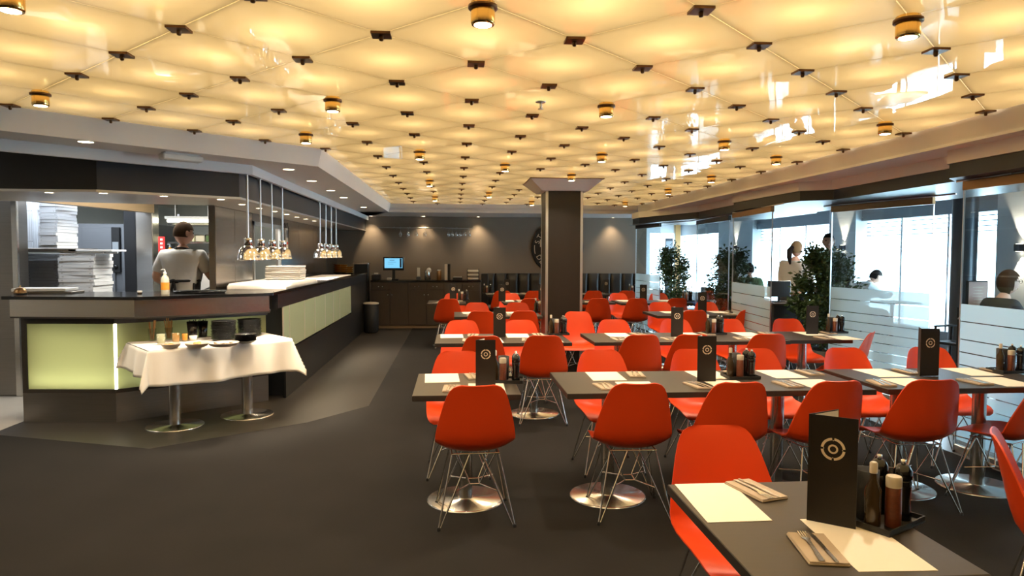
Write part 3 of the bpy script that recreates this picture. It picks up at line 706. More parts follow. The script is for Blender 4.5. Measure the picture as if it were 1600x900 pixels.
# back kitchen shelves behind the cook
bs = thing('wall_shelf_unit', 'open back kitchen shelf unit under a fluorescent tube', 'shelf', (0, 9.9, 0)); bx0, bx1 = aty(262, 9.9), aty(348, 9.9)
for z in (1.12, 1.42, 1.68, 1.93): MB().bbox((bx0, 0, z), (bx1, .4, z + .025), .003).build('shelf_board', K['steel'], bs)
for x in (bx0, bx1 - .03): MB().box((x, .36, 0), (x + .03, .40, 2.1)).build('upright', K['steel'], bs)
tl = thing('fluorescent_tube', 'bright fluorescent tube over the back kitchen shelf', 'lamp', (0, 9.80, 1.985)); MB().tube([(bx0 + .05, 0, 0), (bx1 - .05, 0, 0)], .022, 10).build('tube', K['tubelight'], tl); MB().box((bx0 + .02, -.03, .025), (bx1 - .02, .03, .06)).build('fitting', K['white'], tl)
for x in (bx0 + .15, bx1 - .15): MB().tube([(x, 0, .06), (x, 0, .435)], .006, 6).build('rod', K['white'], tl)
for x in (bx0 + .04, bx1 - .06): MB().box((x, -.02, -.02), (x + .02, .02, .03)).build('holder', K['white'], tl)
dispenser('squeeze_bottle', 'orange squeeze bottle on the back kitchen shelf', (aty(266, 10.02), 10.02, 1.446), .23, K['orange'], K['dressing'])
for k, (px, z, c) in enumerate(((300, 1.706, 'dressing'), (316, 1.706, 'cap'), (332, 1.706, 'green_cloth'), (318, 1.446, 'mattblack'), (335, 1.446, 'pearl'), (318, 1.146, 'cap'), (336, 1.146, 'dressing'))):
    o = thing('food_container', 'food tub on the back kitchen shelf in %s' % ('cream', 'beige', 'green', 'black', 'brown', 'beige on the lowest board', 'cream on the lowest board')[k], 'tub', (aty(px, 10.1), 10.1, z)); MB().bbox((-.06, -.08, 0), (.06, .08, .09), .008).build('body', K[c], o); MB().bbox((-.065, -.085, .091), (.065, .085, .105), .004).build('lid', K['steel'], o)
o = thing('steel_worktable', 'steel kitchen worktable in front of the cook', 'table', (0, 8.75, 0)); MB().bbox((-3.75, 0, .96), (-2.6, .6, 1.0), .004).build('top', K['steel'], o)
for x, y in ((-3.7, .05), (-2.65, .05), (-3.7, .55), (-2.65, .55)): MB().box((x - .02, y - .02, 0), (x + .02, y + .02, .96)).build('leg', K['steel'], o)
light('kitchen_tubes', 'AREA', (-4.9, 8.6, 2.40), P_KITCHEN, (.80, .90, 1.0), 1.6, size_y=2.2)
light('kitchen_tubes', 'AREA', (-3.2, 8.3, 2.40), P_KITCHEN * .9, (1, .95, .82), .9, size_y=1.3)
light('kitchen_tubes', 'AREA', (-5.6, 5.0, 2.45), 30, (1, .88, .7), 1.0, size_y=1.0)

# ================================================================== DINING
def chair_proto():
    t = thing('shell_chair', 'x', 'chair')
    prof = [(.238, .398, .175, .0), (.232, .412, .200, .002), (.212, .424, .216, .008), (.17, .430, .225, .018), (.10, .428, .231, .030), (.02, .420, .235, .040), (-.06, .414, .238, .050), (-.125, .420, .240, .060),
            (-.170, .442, .241, .068), (-.197, .480, .240, .072), (-.214, .530, .234, .070), (-.229, .590, .222, .062), (-.243, .650, .207, .052), (-.256, .705, .192, .042), (-.267, .752, .176, .032), (-.276, .787, .158, .024), (-.282, .808, .138, .018), (-.286, .820, .112, .012), (-.288, .825, .090, .010)]
    n = len(prof); NS = 14
    def surf(off):
        P = []
        for i, (y, z, hw, lift) in enumerate(prof):
            a, b = prof[max(i - 1, 0)], prof[min(i + 1, n - 1)]
            ty, tz = b[0] - a[0], b[1] - a[1]; l = math.hypot(ty, tz); ny, nz = tz / l, -ty / l
            if nz < 0 and abs(nz) > abs(ny): ny, nz = -ny, -nz
            if i > n / 2 and ny < 0: ny, nz = -ny, -nz
            row = []
            for j in range(NS + 1):
                s = -1 + 2 * j / NS; e = lift * abs(s) ** 2.4 - off
                row.append((hw * s * (1 - .04 * s * s), y + ny * e, z + nz * e))
            P.append(row)
        return P
    m = MB(); top, bot = surf(0), surf(.007)
    m.grid([r[::-1] for r in top]); m.grid(bot)
    loop = [(0, j) for j in range(NS + 1)] + [(i, NS) for i in range(1, n)] + [(n - 1, j) for j in range(NS - 1, -1, -1)] + [(i, 0) for i in range(n - 2, 0, -1)]
    vs = [top[i][j] for i, j in loop] + [bot[i][j] for i, j in loop]; q = len(loop)
    m.add(vs, [(k, (k + 1) % q, q + (k + 1) % q, q + k) for k in range(q)], True)
    m.build('seat_shell', K['red'], t)
    r = .0052; zt = .402
    for sx in (-1, 1):
        for sy in (-1, 1):
            fy = .195 if sy > 0 else -.235
            foot = Vector((sx * .215, fy, .012))
            g = MB().tube([foot, (sx * .135, sy * .115 - .02, zt)], r, 6).tube([foot + Vector((-sx * .012, 0, .004)), (sx * .035, sy * .13 - .02, zt)], r, 6)
            leg = g.build('leg', K['wire'], t)
            MB().lathe([(.007, 0), (.010, .002), (.010, .012), (.006, .02)], 8, (foot.x, foot.y, 0)).build('glide', K['mattblack'], leg)
    g = MB(); zt2 = .404
    for a, b in (((-.14, .10), (.14, .10)), ((-.14, -.14), (.14, -.14)), ((-.135, .10), (-.135, -.14)), ((.135, .10), (.135, -.14))): g.tube([(*a, zt2), (*b, zt2)], r, 6)
    for sx in (-1, 1):
        g.tube([(sx * .128, .135, .19), (sx * .03, .03, .205), (sx * .03, -.07, .205), (sx * .128, -.165, .19)], r * .85, 6)
    g.tube([(-.03, .03, .205), (.03, .03, .205)], r * .85, 6); g.tube([(-.03, -.07, .205), (.03, -.07, .205)], r * .85, 6)
    for sx in (-1, 1):
        for yy, yt in ((.03, .08), (-.07, -.12)): g.tube([(sx * .03, yy, .205), (sx * .12, yt, zt2)], r * .85, 6)
    g.build('wire_brace', K['wire'], t)
    return t


chair0 = chair_proto()
TZ = .74; DEP = .74
ROWY = {0: 1.63, 1: 3.98, 2: 6.31, 3: 9.0, 4: 11.45, 5: 13.85}
RN = {0: 'sixth', 1: 'fifth', 2: 'fourth', 3: 'third', 4: 'second', 5: 'first'}
def dining_table(x0, x1, row, bases, label, dy=0, dep=DEP):
    y0 = ROWY[row] + dy
    t = thing('dining_table', label, 'table', (0, 0, 0), 0, 'dark dining tables')
    t.location = ((x0 + x1) / 2, y0 + dep / 2, 0); hx, hy = (x1 - x0) / 2, dep / 2
    tp = MB().bbox((-hx, -hy, TZ - .034), (hx, hy, TZ), .002).build('table_top', K['table'], t)
    MB().box((-hx - .0008, -hy - .0008, TZ - .032), (hx + .0008, hy + .0008, TZ - .003)).build('edge_band', K['edge'], tp)
    for b in bases:
        bx = b - (x0 + x1) / 2
        MB().lathe([(.245, 0), (.245, .006), (.235, .011), (.05, .016), (.048, .02)], 32, (bx, 0, 0)).build('base', K['steel'], t)
        MB().lathe([(.042, .016), (.042, TZ - .05), (.042, TZ - .046)], 20, (bx, 0, 0)).build('pedestal', K['steel'], t)
        MB().bbox((bx - .2, -.2, TZ - .046), (bx + .2, .2, TZ - .0345), .002).build('top_plate', K['mattblack'], t)
    return t


dining_table(.75, 1.36, 0, [1.06], 'single dark dining table in the row farthest from the leather bench')
dining_table(-.24, .385, 1, [.07], 'single dark square table by the aisle in the fifth row from the bench')
dining_table(.655, 2.54, 1, [.98, 2.10], 'long dark table between two others in the fifth row from the bench')
dining_table(2.615, 3.86, 1, [2.92, 3.5], 'dark table against the glass in the fifth row from the bench')
dining_table(-.175, 1.08, 2, [.15, .77], 'dark table by the aisle in the fourth row from the bench')
dining_table(1.29, 3.165, 2, [1.6, 2.75], 'long dark middle table in the fourth row from the bench')
dining_table(3.18, 3.80, 2, [3.49], 'single dark table by the glass doors in the fourth row', dy=.04)
dining_table(0, 1.15, 3, [.3, .85], 'dark table against the brown pillar in the third row from the bench')
dining_table(2.68, 3.92, 3, [3.0, 3.6], 'dark table by the glass in the third row from the bench')
dining_table(-.44, .19, 4, [-.125], 'single dark table facing the wine glass cabinet in the second row')
dining_table(.82, 1.98, 4, [1.1, 1.7], 'dark table behind the brown pillar in the second row from the bench')
dining_table(2.12, 2.70, 4, [2.41], 'single dark table beyond the pillar in the second row from the bench', dy=.05)
dining_table(2.76, 3.98, 4, [3.05, 3.65], 'dark table by the glass in the second row from the bench', dy=-.1)
dining_table(.66, 1.95, 5, [.95, 1.65], 'dark table along the leather bench near the cabinet', dep=.62)
dining_table(2.25, 3.45, 5, [2.55, 3.15], 'dark table along the leather bench near the glass', dep=.62)

# chairs: (pixel column, row, side, turn) ; N = aisle-facing back towards us, F = on the bench side of the table
SEATS = [(1122, 0, 'F', 0), (742, 1, 'N', 3), (1000, 1, 'N', -2), (1155, 1, 'N', 0), (1305, 1, 'N', 4), (1462, 1, 'N', -3), (1618, 1, 'N', 25),
         (716, 1, 'F', 0), (941, 1, 'F', 2), (1083, 1, 'F', -2), (1184, 1, 'F', 3), (1322, 1, 'F', 0), (1448, 1, 'F', -5),
         (755, 2, 'N', 0), (852, 2, 'N', -3), (1001, 2, 'N', 2), (1083, 2, 'N', -2), (1200, 2, 'N', 0), (1336, 2, 'N', 48),
         (722, 2, 'F', 0), (815, 2, 'F', 3), (957, 2, 'F', -3), (1055, 2, 'F', 0), (1140, 2, 'F', 4), (1230, 2, 'F', 0),
         (752, 3, 'N', 0), (817, 3, 'N', 3), (1084, 3, 'N', 0), (1168, 3, 'N', 6),
         (745, 3, 'F', 0), (808, 3, 'F', 0), (1032, 3, 'F', 3), (1101, 3, 'F', -3),
         (699, 4, 'N', 4), (829, 4, 'N', 0), (936, 4, 'N', -3), (995, 4, 'N', 0), (1056, 4, 'N', 3),
         (709, 4, 'F', 0), (797, 4, 'F', 0), (967, 4, 'F', 5), (1028, 4, 'F', 0),
         (785, 5, 'N', 0), (833, 5, 'N', 4), (927, 5, 'N', 0), (980, 5, 'N', -4)]
FOFF = {0: .20, 1: .20, 2: .30, 3: .38, 4: .36}
NOFF = {1: .12, 2: .12, 3: .12, 4: .12, 5: .12}
seats = []
for px, row, side, turn in SEATS:
    if side == 'N': y = ROWY[row] + NOFF[row]; x = aty(px, y - .25, 540); rz = R(turn)
    else: y = ROWY[row] + DEP + FOFF[row]; x = aty(px, y + .25, 500); rz = PI + R(turn)
    seats.append([x, y, row, side, rz])
cnt = {}
for r_ in range(6):
    for sd in 'NF':
        q = sorted([s for s in seats if s[2] == r_ and s[3] == sd], key=lambda s: s[0])
        for k, s in enumerate(q): s.append((k, len(q)))
ORD2 = ['first', 'second', 'third', 'fourth', 'fifth', 'sixth', 'seventh', 'eighth']
def seat_desc(s):
    k, n = s[5]
    if s[2] == 0: return 'at the single table of the last row, bench side'
    if s[2] == 5: return 'facing the leather bench, %s from the cabinet' % ORD2[k]
    side = 'facing the entrance' if s[3] == 'F' else 'facing the bench'
    return '%s, %s row from the bench, %s from the aisle' % (side, RN[s[2]], ORD2[k])
def seat_short(s):
    k, n = s[5]
    if s[2] == 0: return 'on the last row single table'
    return 'in the %s row from the bench, %s side, %s from the aisle' % (RN[s[2]], 'bench' if s[3] == 'F' else 'entrance', ORD2[k])
for s in seats:
    place(chair0, USED, (s[0], s[1], 0), s[4], 'red shell chair ' + seat_desc(s), 'red shell chairs at the dining tables')
p = atz(893, 578, 0)
place(chair0, USED, (aty(904, 8.45), 8.45, 0), PI - R(8), 'red shell chair standing free in front of the brown pillar', 'red shell chairs at the dining tables')
place(chair0, USED, (2.44, 2.50, 0), -R(128), 'red shell chair turned sideways, away from the last row single table', 'red shell chairs at the dining tables')

# table settings -----------------------------------------------------
mat_me = MB().box((-.11, -.16, 0), (.11, .16, .0012)).mesh('placemat', K['paper'])
nap_me = MB().bbox((-.052, -.10, 0), (.052, .10, .006), .0015).bbox((-.050, -.098, .006), (.052, .098, .010), .0015).mesh('napkin', K['napkin'])
def fork_mesh():
    m = MB()
    pts = [(0, -.095), (0, -.05), (0, .0), (0, .035), (0, .05), (0, .06)]; wd = [.0075, .0062, .0045, .006, .011, .0125]
    zz = [.002, .003, .005, .004, .002, .0015]
    P = [[(-w_, y, z), (w_, y, z)] for (x, y), w_, z in zip(pts, wd, zz)]
    m.grid(P, True); m.grid([[(a[0], a[1], a[2] - .0016) for a in r[::-1]] for r in P], True)
    for k in range(4): x = -.0105 + k * .0070; m.box((x - .0018, .058, .0002), (x + .0014, .10, .0024))
    return m.mesh('fork', K['cutlery'])
def knife_mesh():
    m = MB()
    P = [[(-.005, -.10, .002), (.005, -.10, .002)], [(-.0045, -.02, .004), (.0045, -.02, .004)], [(-.004, .0, .004), (.006, .0, .004)], [(-.004, .07, .002), (.009, .07, .002)], [(-.002, .10, .0015), (.004, .10, .0015)]]
    m.grid(P, True); m.grid([[(a[0], a[1], a[2] - .0018) for a in r[::-1]] for r in P], True)
    return m.mesh('knife', K['cutlery'])
fork_me, knife_me = fork_mesh(), knife_mesh()
def setting(mx, my, nx, ny, rz, nrz, desc, fine):
    tag(link('placemat', mat_me, None, (mx, my, TZ + .0002), rz), 'cream paper placemat ' + desc, 'placemat', 'paper placemats')
    tag(link('napkin', nap_me, None, (nx, ny, TZ + .0004), nrz), 'folded beige napkin ' + desc, 'napkin', 'folded napkins')
    if fine:
        c, s = math.cos(nrz), math.sin(nrz)
        for me, dx, nm in ((fork_me, -.014, 'fork'), (knife_me, .016, 'knife')):
            tag(link(nm, me, None, (nx + c * dx, ny + s * dx, TZ + .0115), nrz + random.uniform(-.12, .12)), 'steel %s on the napkin %s' % (nm, desc.replace('in the ', 'of ').replace(' from the aisle', ' place')), nm, 'cutlery on the napkins')
SKIPS = set()
for s in seats:
    x, y, row, side = s[:4]
    if row == 0: continue
    if row == 5: ya = ROWY[5] + .19
    else: ya = ROWY[row] + (.19 if side == 'N' else DEP - .175)
    if side == 'F': setting(x - .11 + .0, ya, x + .10, ya + .02, random.uniform(-.04, .04), random.uniform(-.15, .15) + PI, seat_short(s), row <= 3)
    else: setting(x + .08, ya, x - .13, ya - .01, random.uniform(-.04, .04), random.uniform(-.15, .15), seat_short(s), row <= 3)
for k, x in enumerate((.85, 1.3, 2.45, 2.95)):
    setting(x - .1, ROWY[5] + .43, x + .11, ROWY[5] + .43, 0, PI, 'before the leather bench itself, %s from the cabinet' % ORD2[k], False)
# the single table of the last row, placed by pixel on the table top
a = [atz(*q, TZ) for q in ((1052, 757), (1142, 755), (1207, 815), (1104, 818))]; c_ = sum(a, Vector()) / 4
def quadmat(nm, qs, label, cat, K_, th=.0012, grp=None):
    v = [atz(*q, TZ) for q in qs]; c = sum(v, Vector()) / 4
    m = MB(); m.prism([(p.x - c.x, p.y - c.y) for p in v], 0, th); return tag(m.build(nm, K_, None, (c.x, c.y, TZ + .0003)), label, cat, grp)
quadmat('placemat', ((1054, 757), (1142, 755), (1207, 814), (1106, 817)), 'cream paper placemat at the table corner before the orange-lit chair', 'placemat', K['paper'], grp='paper placemats')
quadmat('placemat', ((1250, 812), (1352, 811), (1466, 892), (1342, 894)), 'cream paper placemat partly under the tall menu with the ring logo', 'placemat', K['paper'], grp='paper placemats')
n1 = atz(1180, 768, TZ); n2 = atz(1276, 860, TZ)
for (n_, rz, ds) in ((n1, R(15), 'before the orange-lit chair'), (n2, R(-10), 'beside the tall menu')):
    o = tag(link('napkin', nap_me, None, (n_.x, n_.y, TZ + .0004), rz), 'folded beige napkin %s on the last row single table' % ds, 'napkin', 'folded napkins')
    c, s = math.cos(rz), math.sin(rz)
    up = 1 if n_ is n2 else -1
    for me, dx, nm in ((fork_me, -.014, 'fork'), (knife_me, .014, 'knife')):
        tag(link(nm, me, None, (n_.x + c * dx, n_.y + s * dx, TZ + .0115), rz + (0 if up > 0 else PI) + (.05 if dx > 0 else -.04)), 'steel %s on the napkin %s' % (nm, ds), nm, 'cutlery on the napkins')

# menu stands --------------------------------------------------------
def ring_logo(m, cx, cz, r, y, n=40):
    def arc(r0, r1, a0, a1, k):
        for i in range(k):
            t0, t1 = a0 + (a1 - a0) * i / k, a0 + (a1 - a0) * (i + 1) / k
            m.add([(cx + q * math.cos(t), y, cz + q * math.sin(t)) for q, t in ((r0, t0), (r1, t0), (r1, t1), (r0, t1))], [(0, 1, 2, 3)])
    for q in range(4): arc(r * .78, r, q * PI / 2 + .10, (q + 1) * PI / 2 - .10, 9)
    arc(r * .26, r * .42, 0, 2 * PI, 18)
    for q in range(4):
        a = q * PI / 2; ca, sa = math.cos(a), math.sin(a)
        m.add([(cx + ca * r * .70 - sa * r * .0, y, cz + sa * r * .70), (cx + ca * r * .80 - sa * r * .07, y, cz + sa * r * .80 + ca * r * .07), (cx + ca * r * .80 + sa * r * .07, y, cz + sa * r * .80 - ca * r * .07)], [(0, 2, 1)])
def menu_proto():
    t = thing('menu_stand', 'x', 'menu'); W, H = .118, .29
    f = MB().box((0, -.0012, 0), (W, .0012, H)).build('cover_board', K['menu'], t); f.rotation_euler = (0, 0, 0)
    m = MB(); ring_logo(m, W * .5, H * .70, .030, -.0016); m.build('ring_logo', K['print'], f)
    MB().box((.003, .0013, .003), (W - .003, .0018, H - .003)).build('inside_sheet', K['paper'], f)
    b = MB().box((0, -.0012, 0), (W, .0012, H)).build('cover_board', K['menu'], t); b.rotation_euler = (0, 0, R(62))
    MB().box((.003, -.0018, .003), (W - .003, -.0013, H - .003)).build('inside_sheet', K['paper'], b)
    MB().box((-.002, -.002, 0), (.002, .002, H)).build('spine', K['menu'], t)
    return t
menu0 = menu_proto()
MENUS = [(1296, 812, 0, -38, 'on the last row single table', 1.13), (758, 606, 1, 0, 'on the fifth row aisle table', 1), (1104, 596, 1, -4, 'on the fifth row middle table', 1), (1452, 588, 1, 0, 'on the fifth row table against the glass', 1.1),
         (780, 527, 2, 0, 'on the fourth row aisle table', 1), (1057, 526, 2, -3, 'on the fourth row middle table', 1), (1268, 522, 2, -4, 'on the fourth row glass door table', 1),
         (1096, 489, 3, -4, 'on the third row table by the glass', 1), (708, 469, 4, 20, 'on the second row single table near the cabinet', 1), (784, 471, 4, 0, 'on the second row table behind the pillar', 1), (846, 468, 4, 0, 'on the second row table, against the pillar edge', 1),
         (1004, 471, 4, -4, 'on the second row table by the glass', 1), (792, 458.5, 5, 0, 'on the bench table near the cabinet', 1), (946, 458.5, 5, 0, 'on the bench table near the glass', 1)]
ROWDEP = {5: .62}
for px, py, row, turn, d, s in MENUS:
    y = min(max(atz(px, py, TZ).y, ROWY[row] + .12), ROWY[row] + ROWDEP.get(row, DEP) - .18)
    o = place(menu0, USED, (aty(px, y, 520) - .055, y, TZ + .0015), R(turn) + (R(-4) if row > 1 else 0), 'dark folded menu with pale ring logo ' + d, 'folded menus standing on the tables'); o.scale = (s, s, s)

# condiment trays ----------------------------------------------------
tray_p = thing('condiment_tray', 'x', 'tray'); MB().bbox((-.105, -.08, 0), (.105, .08, .006), .002).build('tray_base', K['mattblack'], tray_p)
for a, b in (((-.105, -.08, .006), (.105, -.076, .02)), ((-.105, .076, .006), (.105, .08, .02)), ((-.105, -.076, .006), (-.101, .076, .02)), ((.101, -.076, .006), (.105, .076, .02))): MB().box(a, b).build('rim', K['mattblack'], tray_p)
mill_p = thing('pepper_mill', 'x', 'mill')
MB().lathe([(.024, 0), (.026, .004), (.024, .03), (.022, .06), (.024, .10), (.026, .118), (.024, .121)], 18).build('body', K['glossblack'], mill_p)
MB().lathe([(.022, .122), (.027, .130), (.026, .150), (.016, .166), (.008, .168)], 18).build('head', K['glossblack'], mill_p); MB().lathe([(.006, .168), (.008, .172), (.0075, .182), (.0001, .184)], 10).build('knob', K['chrome'], mill_p)
chili_p = thing('spice_mill', 'x', 'mill'); MB().lathe([(.022, 0), (.023, .005), (.022, .115), (.018, .12)], 16).build('jar', K['chili'], chili_p); MB().lathe([(.022, .118), (.0225, .125), (.0225, .145), (.020, .150)], 16).build('cap', K['cap'], chili_p)
oil_p = thing('oil_bottle', 'x', 'bottle'); MB().lathe([(.022, 0), (.023, .005), (.023, .11), (.010, .14), (.009, .165)], 14).build('bottle', K['oil'], oil_p); MB().lathe([(.011, .160), (.011, .19), (.008, .193)], 10).build('cap', K['cap'], oil_p)
cup_p = thing('napkin_holder', 'x', 'holder'); MB().lathe([(.030, 0), (.033, .01), (.036, .15), (.033, .15), (.030, .02), (.0001, .018)], 16).build('cup', K['mattblack'], cup_p)
CADDY = [(1385, 815, 0, 30, 'on the last row single table'), (792, 596, 1, -8, 'on the fifth row aisle table'), (1158, 590, 1, 0, 'on the fifth row middle table'), (1578, 581, 1, 0, 'on the fifth row table against the glass'),
         (872, 521, 2, 0, 'on the fourth row aisle table'), (1116, 522, 2, 0, 'on the fourth row middle table'), (1304, 520, 2, 0, 'on the fourth row glass door table'),
         (845, 488, 3, 0, 'on the third row table at the pillar'), (1154, 489, 3, 0, 'on the third row table by the glass'), (724, 470, 4, 0, 'on the second row single table'), (1073, 471, 4, 0, 'on the second row table by the glass'), (762, 458.5, 5, 0, 'on the bench table near the cabinet'), (988, 458.5, 5, 0, 'on the bench table near the glass')]
for px, py, row, turn, d in CADDY:
    dp = ROWDEP.get(row, DEP); y = min(max(atz(px, py, TZ).y, ROWY[row] + .15), ROWY[row] + dp - .1); x = aty(px, y, 520)
    c, s = math.cos(R(turn)), math.sin(R(turn))
    def off(dx, dy): return (x + c * dx - s * dy, y + s * dx + c * dy, TZ + .0075)
    place(tray_p, USED, (x, y, TZ + .0008), R(turn), 'black condiment tray ' + d, 'condiment trays')
    place(mill_p, USED, off(.060, -.032), 0, 'black mill at the front of the tray ' + d, 'black mills')
    place(mill_p, USED, off(.055, .038), 0, 'black mill at the back of the tray ' + d, 'black mills')
    place(chili_p, USED, off(-.022, -.046), 0, 'brown spice jar in the tray ' + d, 'spice jars')
    place(oil_p, USED, off(-.074, -.012), 0, 'dark oil bottle in the tray ' + d, 'oil bottles')
    place(cup_p, USED, off(-.022, .036), 0, 'black cup in the tray ' + d, 'black cups')

# ------------------------------------------------------------------ buffet table with cloth
BA = math.atan2(.39, .52); BC_ = (-2.24, 6.625)
bt = thing('buffet_table', 'buffet table on two steel pedestals under a white cloth', 'table', (*BC_, 0), BA)
MB().bbox((-.625, -.35, TZ - .034), (.625, .35, TZ), .002).build('table_top', K['table'], bt)
for bx in (-.325, .325):
    MB().lathe([(.245, 0), (.245, .006), (.235, .011), (.05, .016), (.048, .02)], 32, (bx, 0, 0)).build('base', K['steel'], bt)
    MB().lathe([(.050, .016), (.050, TZ - .05), (.05, TZ - .036)], 24, (bx, 0, 0)).build('pedestal', K['steel'], bt)
cloth_over('buffet_cloth', 'white tablecloth with pointed corners hanging over the buffet table', -.628, .628, -.353, .353, TZ + .003, (.24, .23, .31, .10), 60, 44, 11, BA, BC_, amp=.014)
ZB = TZ + .0075
def on(px, py): p = atz(px, py, ZB); return (p.x, p.y, ZB)
plate_me2 = MB().lathe([(.07, 0), (.09, .004), (.108, .014), (.112, .017), (.106, .017), (.085, .008), (.0001, .006)], 24).mesh('plate', K['glossblack'])
bowl_me2 = MB().lathe([(.05, 0), (.075, .008), (.094, .026), (.097, .028), (.091, .028), (.07, .012), (.0001, .008)], 24).mesh('bowl', K['glossblack'])
for (px, py, n, d, s) in ((350, 531, 13, 'beside the cutlery cups', 1), (390, 525, 12, 'behind the small bowls', 1)):
    x, y, z = on(px, py)
    for k in range(n): tag(link('plate', plate_me2, None, (x + random.uniform(-.003, .003), y + random.uniform(-.003, .003), z + k * .0135)), 'black plate in the buffet stack %s, %s from the bottom' % (d, ORD[k]), 'plate', 'black plates stacked on the buffet')
x, y, z = on(384, 536)
for k in range(5): tag(link('bowl', bowl_me2, None, (x, y, z + k * .014)), 'small black bowl in the low buffet stack, %s from the bottom' % ORD[k], 'bowl', 'black bowls stacked on the buffet')
for px, py, r, d in ((267, 543, .080, 'small'), (308, 542, .10, 'medium'), (349, 541, .13, 'large')):
    x, y, z = on(px, py); o = thing('stoneware_dish', '%s shallow stoneware dish with food on the buffet cloth' % d, 'dish', (x, y, z))
    MB().lathe([(r * .6, 0), (r * .8, .008), (r * .98, .03), (r, .034), (r * .95, .034), (r * .75, .014), (.0001, .01)], 26).build('dish', K['pearl'], o)
    g = MB()
    for q in range(14): a_ = random.uniform(0, 6.28); rr = random.uniform(0, r * .6); g.ball((rr * math.cos(a_), rr * math.sin(a_), .02 + random.uniform(0, .012)), (.018, .014, .010), 8, 5)
    tag(g.build('food', K['pearl'] if d == 'large' else K['food'], o), kind='stuff')
def tumbler(name, label, px, py, r, h, mcol, fill=None):
    o = thing(name, label, 'glass', on(px, py)); MB().lathe([(r * .75, 0), (r * .8, .004), (r, h), (r * .93, h), (r * .72, .008), (.0001, .008)], 18).build('cup', mcol, o)
    if fill == 'sticks':
        for q in range(8): a_ = q * .8; MB().tube([(.012 * math.cos(a_), .012 * math.sin(a_), .01), (r * .8 * math.cos(a_) + random.uniform(-.012, .012), r * .8 * math.sin(a_), h + random.uniform(.05, .09))], .0045, 6).build('breadstick', K['food'], o)
    elif fill == 'cutlery':
        for q in range(7): a_ = q * .9; MB().tube([(.01 * math.cos(a_), .01 * math.sin(a_), .012), (r * .7 * math.cos(a_), r * .7 * math.sin(a_), h + random.uniform(.0, .02))], .004, 6).build('handle', K['mattblack'], o)
    elif fill: MB().lathe([(r * .74, .009), (r * .9, h * .9), (.0001, h * .93)], 16).build('filling', fill, o)
    return o
tumbler('breadstick_glass', 'glass of tall breadsticks at the end of the buffet table', 238, 532, .035, .11, K['clearcup'], 'sticks')
tumbler('breadstick_glass', 'glass of breadsticks between the sauce jar and the black cups', 264, 530, .035, .11, K['clearcup'], 'sticks')
tumbler('sauce_jar', 'glass jar of pale sauce on the buffet cloth', 252, 538, .040, .10, K['clearcup'], K['dressing'])
tumbler('sauce_jar', 'glass jar of orange chutney on the buffet cloth', 275, 535, .036, .09, K['clearcup'], K['food'])
tumbler('sauce_jar', 'small amber jar beside the middle buffet dish', 289, 533, .028, .075, K['clearcup'], K['orange'])
tumbler('ramekin', 'small white ramekin with orange dip on the buffet', 302, 532, .036, .045, K['white'], K['orange'])
tumbler('cutlery_cup', 'black cup of cutlery behind the white ramekin', 301, 529, .050, .16, K['glossblack'], 'cutlery')
tumbler('cutlery_cup', 'black cup of cutlery beside the tall plate stack', 317, 526, .048, .15, K['glossblack'], 'cutlery')

# ------------------------------------------------------------------ end wall: cabinet, bench, sign, rack
YW = 15.2
cab = thing('sideboard', 'dark wooden sideboard with double doors along the taupe wall', 'cabinet', (-.58, 14.58, 0))
MB().box((-1.12, .03, 0), (1.12, .6, .06)).build('plinth', K['plinth'], cab); MB().bbox((-1.13, .02, .061), (1.13, .598, .965), .003).build('body', K['wood'], cab)
MB().bbox((-1.14, -.02, .966), (1.14, .598, 1.0), .003).build('top', K['glossblack'], cab)
knob_me = MB().lathe([(.0001, 0), (.010, .002), (.012, .012), (.006, .02)], 10).mesh('knob', K['alu'])
for k in range(6):
    x0 = -1.12 + k * .3733
    if k in (0, 2, 3, 5):
        dr = MB().bbox((x0 + .004, .0, .80), (x0 + .369, .02, .955), .002).build('drawer', K['wood'], cab)
        for q in (.14, .22): kn = link('knob', knob_me, dr, (x0 + q, 0, .87)); kn.rotation_euler = (R(90), 0, 0)
        z1 = .795
    else: z1 = .955
    d = MB().bbox((x0 + .004, .0, .07), (x0 + .369, .02, z1), .002).build('door', K['wood'], cab)
    kn = link('knob', knob_me, d, (x0 + (.33 if k % 2 == 0 else .04), 0, .70)); kn.rotation_euler = (R(90), 0, 0)
ben = thing('leather_bench', 'black leather bench with channel-stitched back along the taupe wall', 'bench', (0, 0, 0)); bx0, bx1 = .62, 4.2; nb = 14; wb = (bx1 - bx0) / nb
MB().box((bx0, 14.72, 0), (bx1, 15.19, .30)).build('plinth', K['mattblack'], ben)
pad = MB()
P = []
for i in range(9):
    a = -1 + 2 * i / 8; row = []
    for j in range(9):
        b = -1 + 2 * j / 8; e = (1 - abs(a) ** 6) * (1 - abs(b) ** 8)
        row.append((a * (wb / 2 - .003), -.05 * e ** .5, .36 + b * .34))
    P.append(row)
pad.grid(P); pad.box((-wb / 2 + .003, 0, .02), (wb / 2 - .003, .06, .70)); pad_me = pad.mesh('back_cushion', K['leather'])
P = []
for i in range(9):
    a = -1 + 2 * i / 8; P.append([(a * (wb / 2 - .003), .24 + (-1 + 2 * j / 8) * .235, .16 * (1 - abs(a) ** 6) ** .3 * (1 - abs(-1 + 2 * j / 8) ** 8) ** .3) for j in range(9)])
sp = MB(); sp.grid(P); sp.box((-wb / 2 + .003, .005, 0), (wb / 2 - .003, .475, .1)); seat_me = sp.mesh('seat_cushion', K['leather'])
for k in range(nb):
    x = bx0 + wb * (k + .5); link('back_cushion', pad_me, ben, (x, 15.135, .43)); link('seat_cushion', seat_me, ben, (x, 14.70, .301))
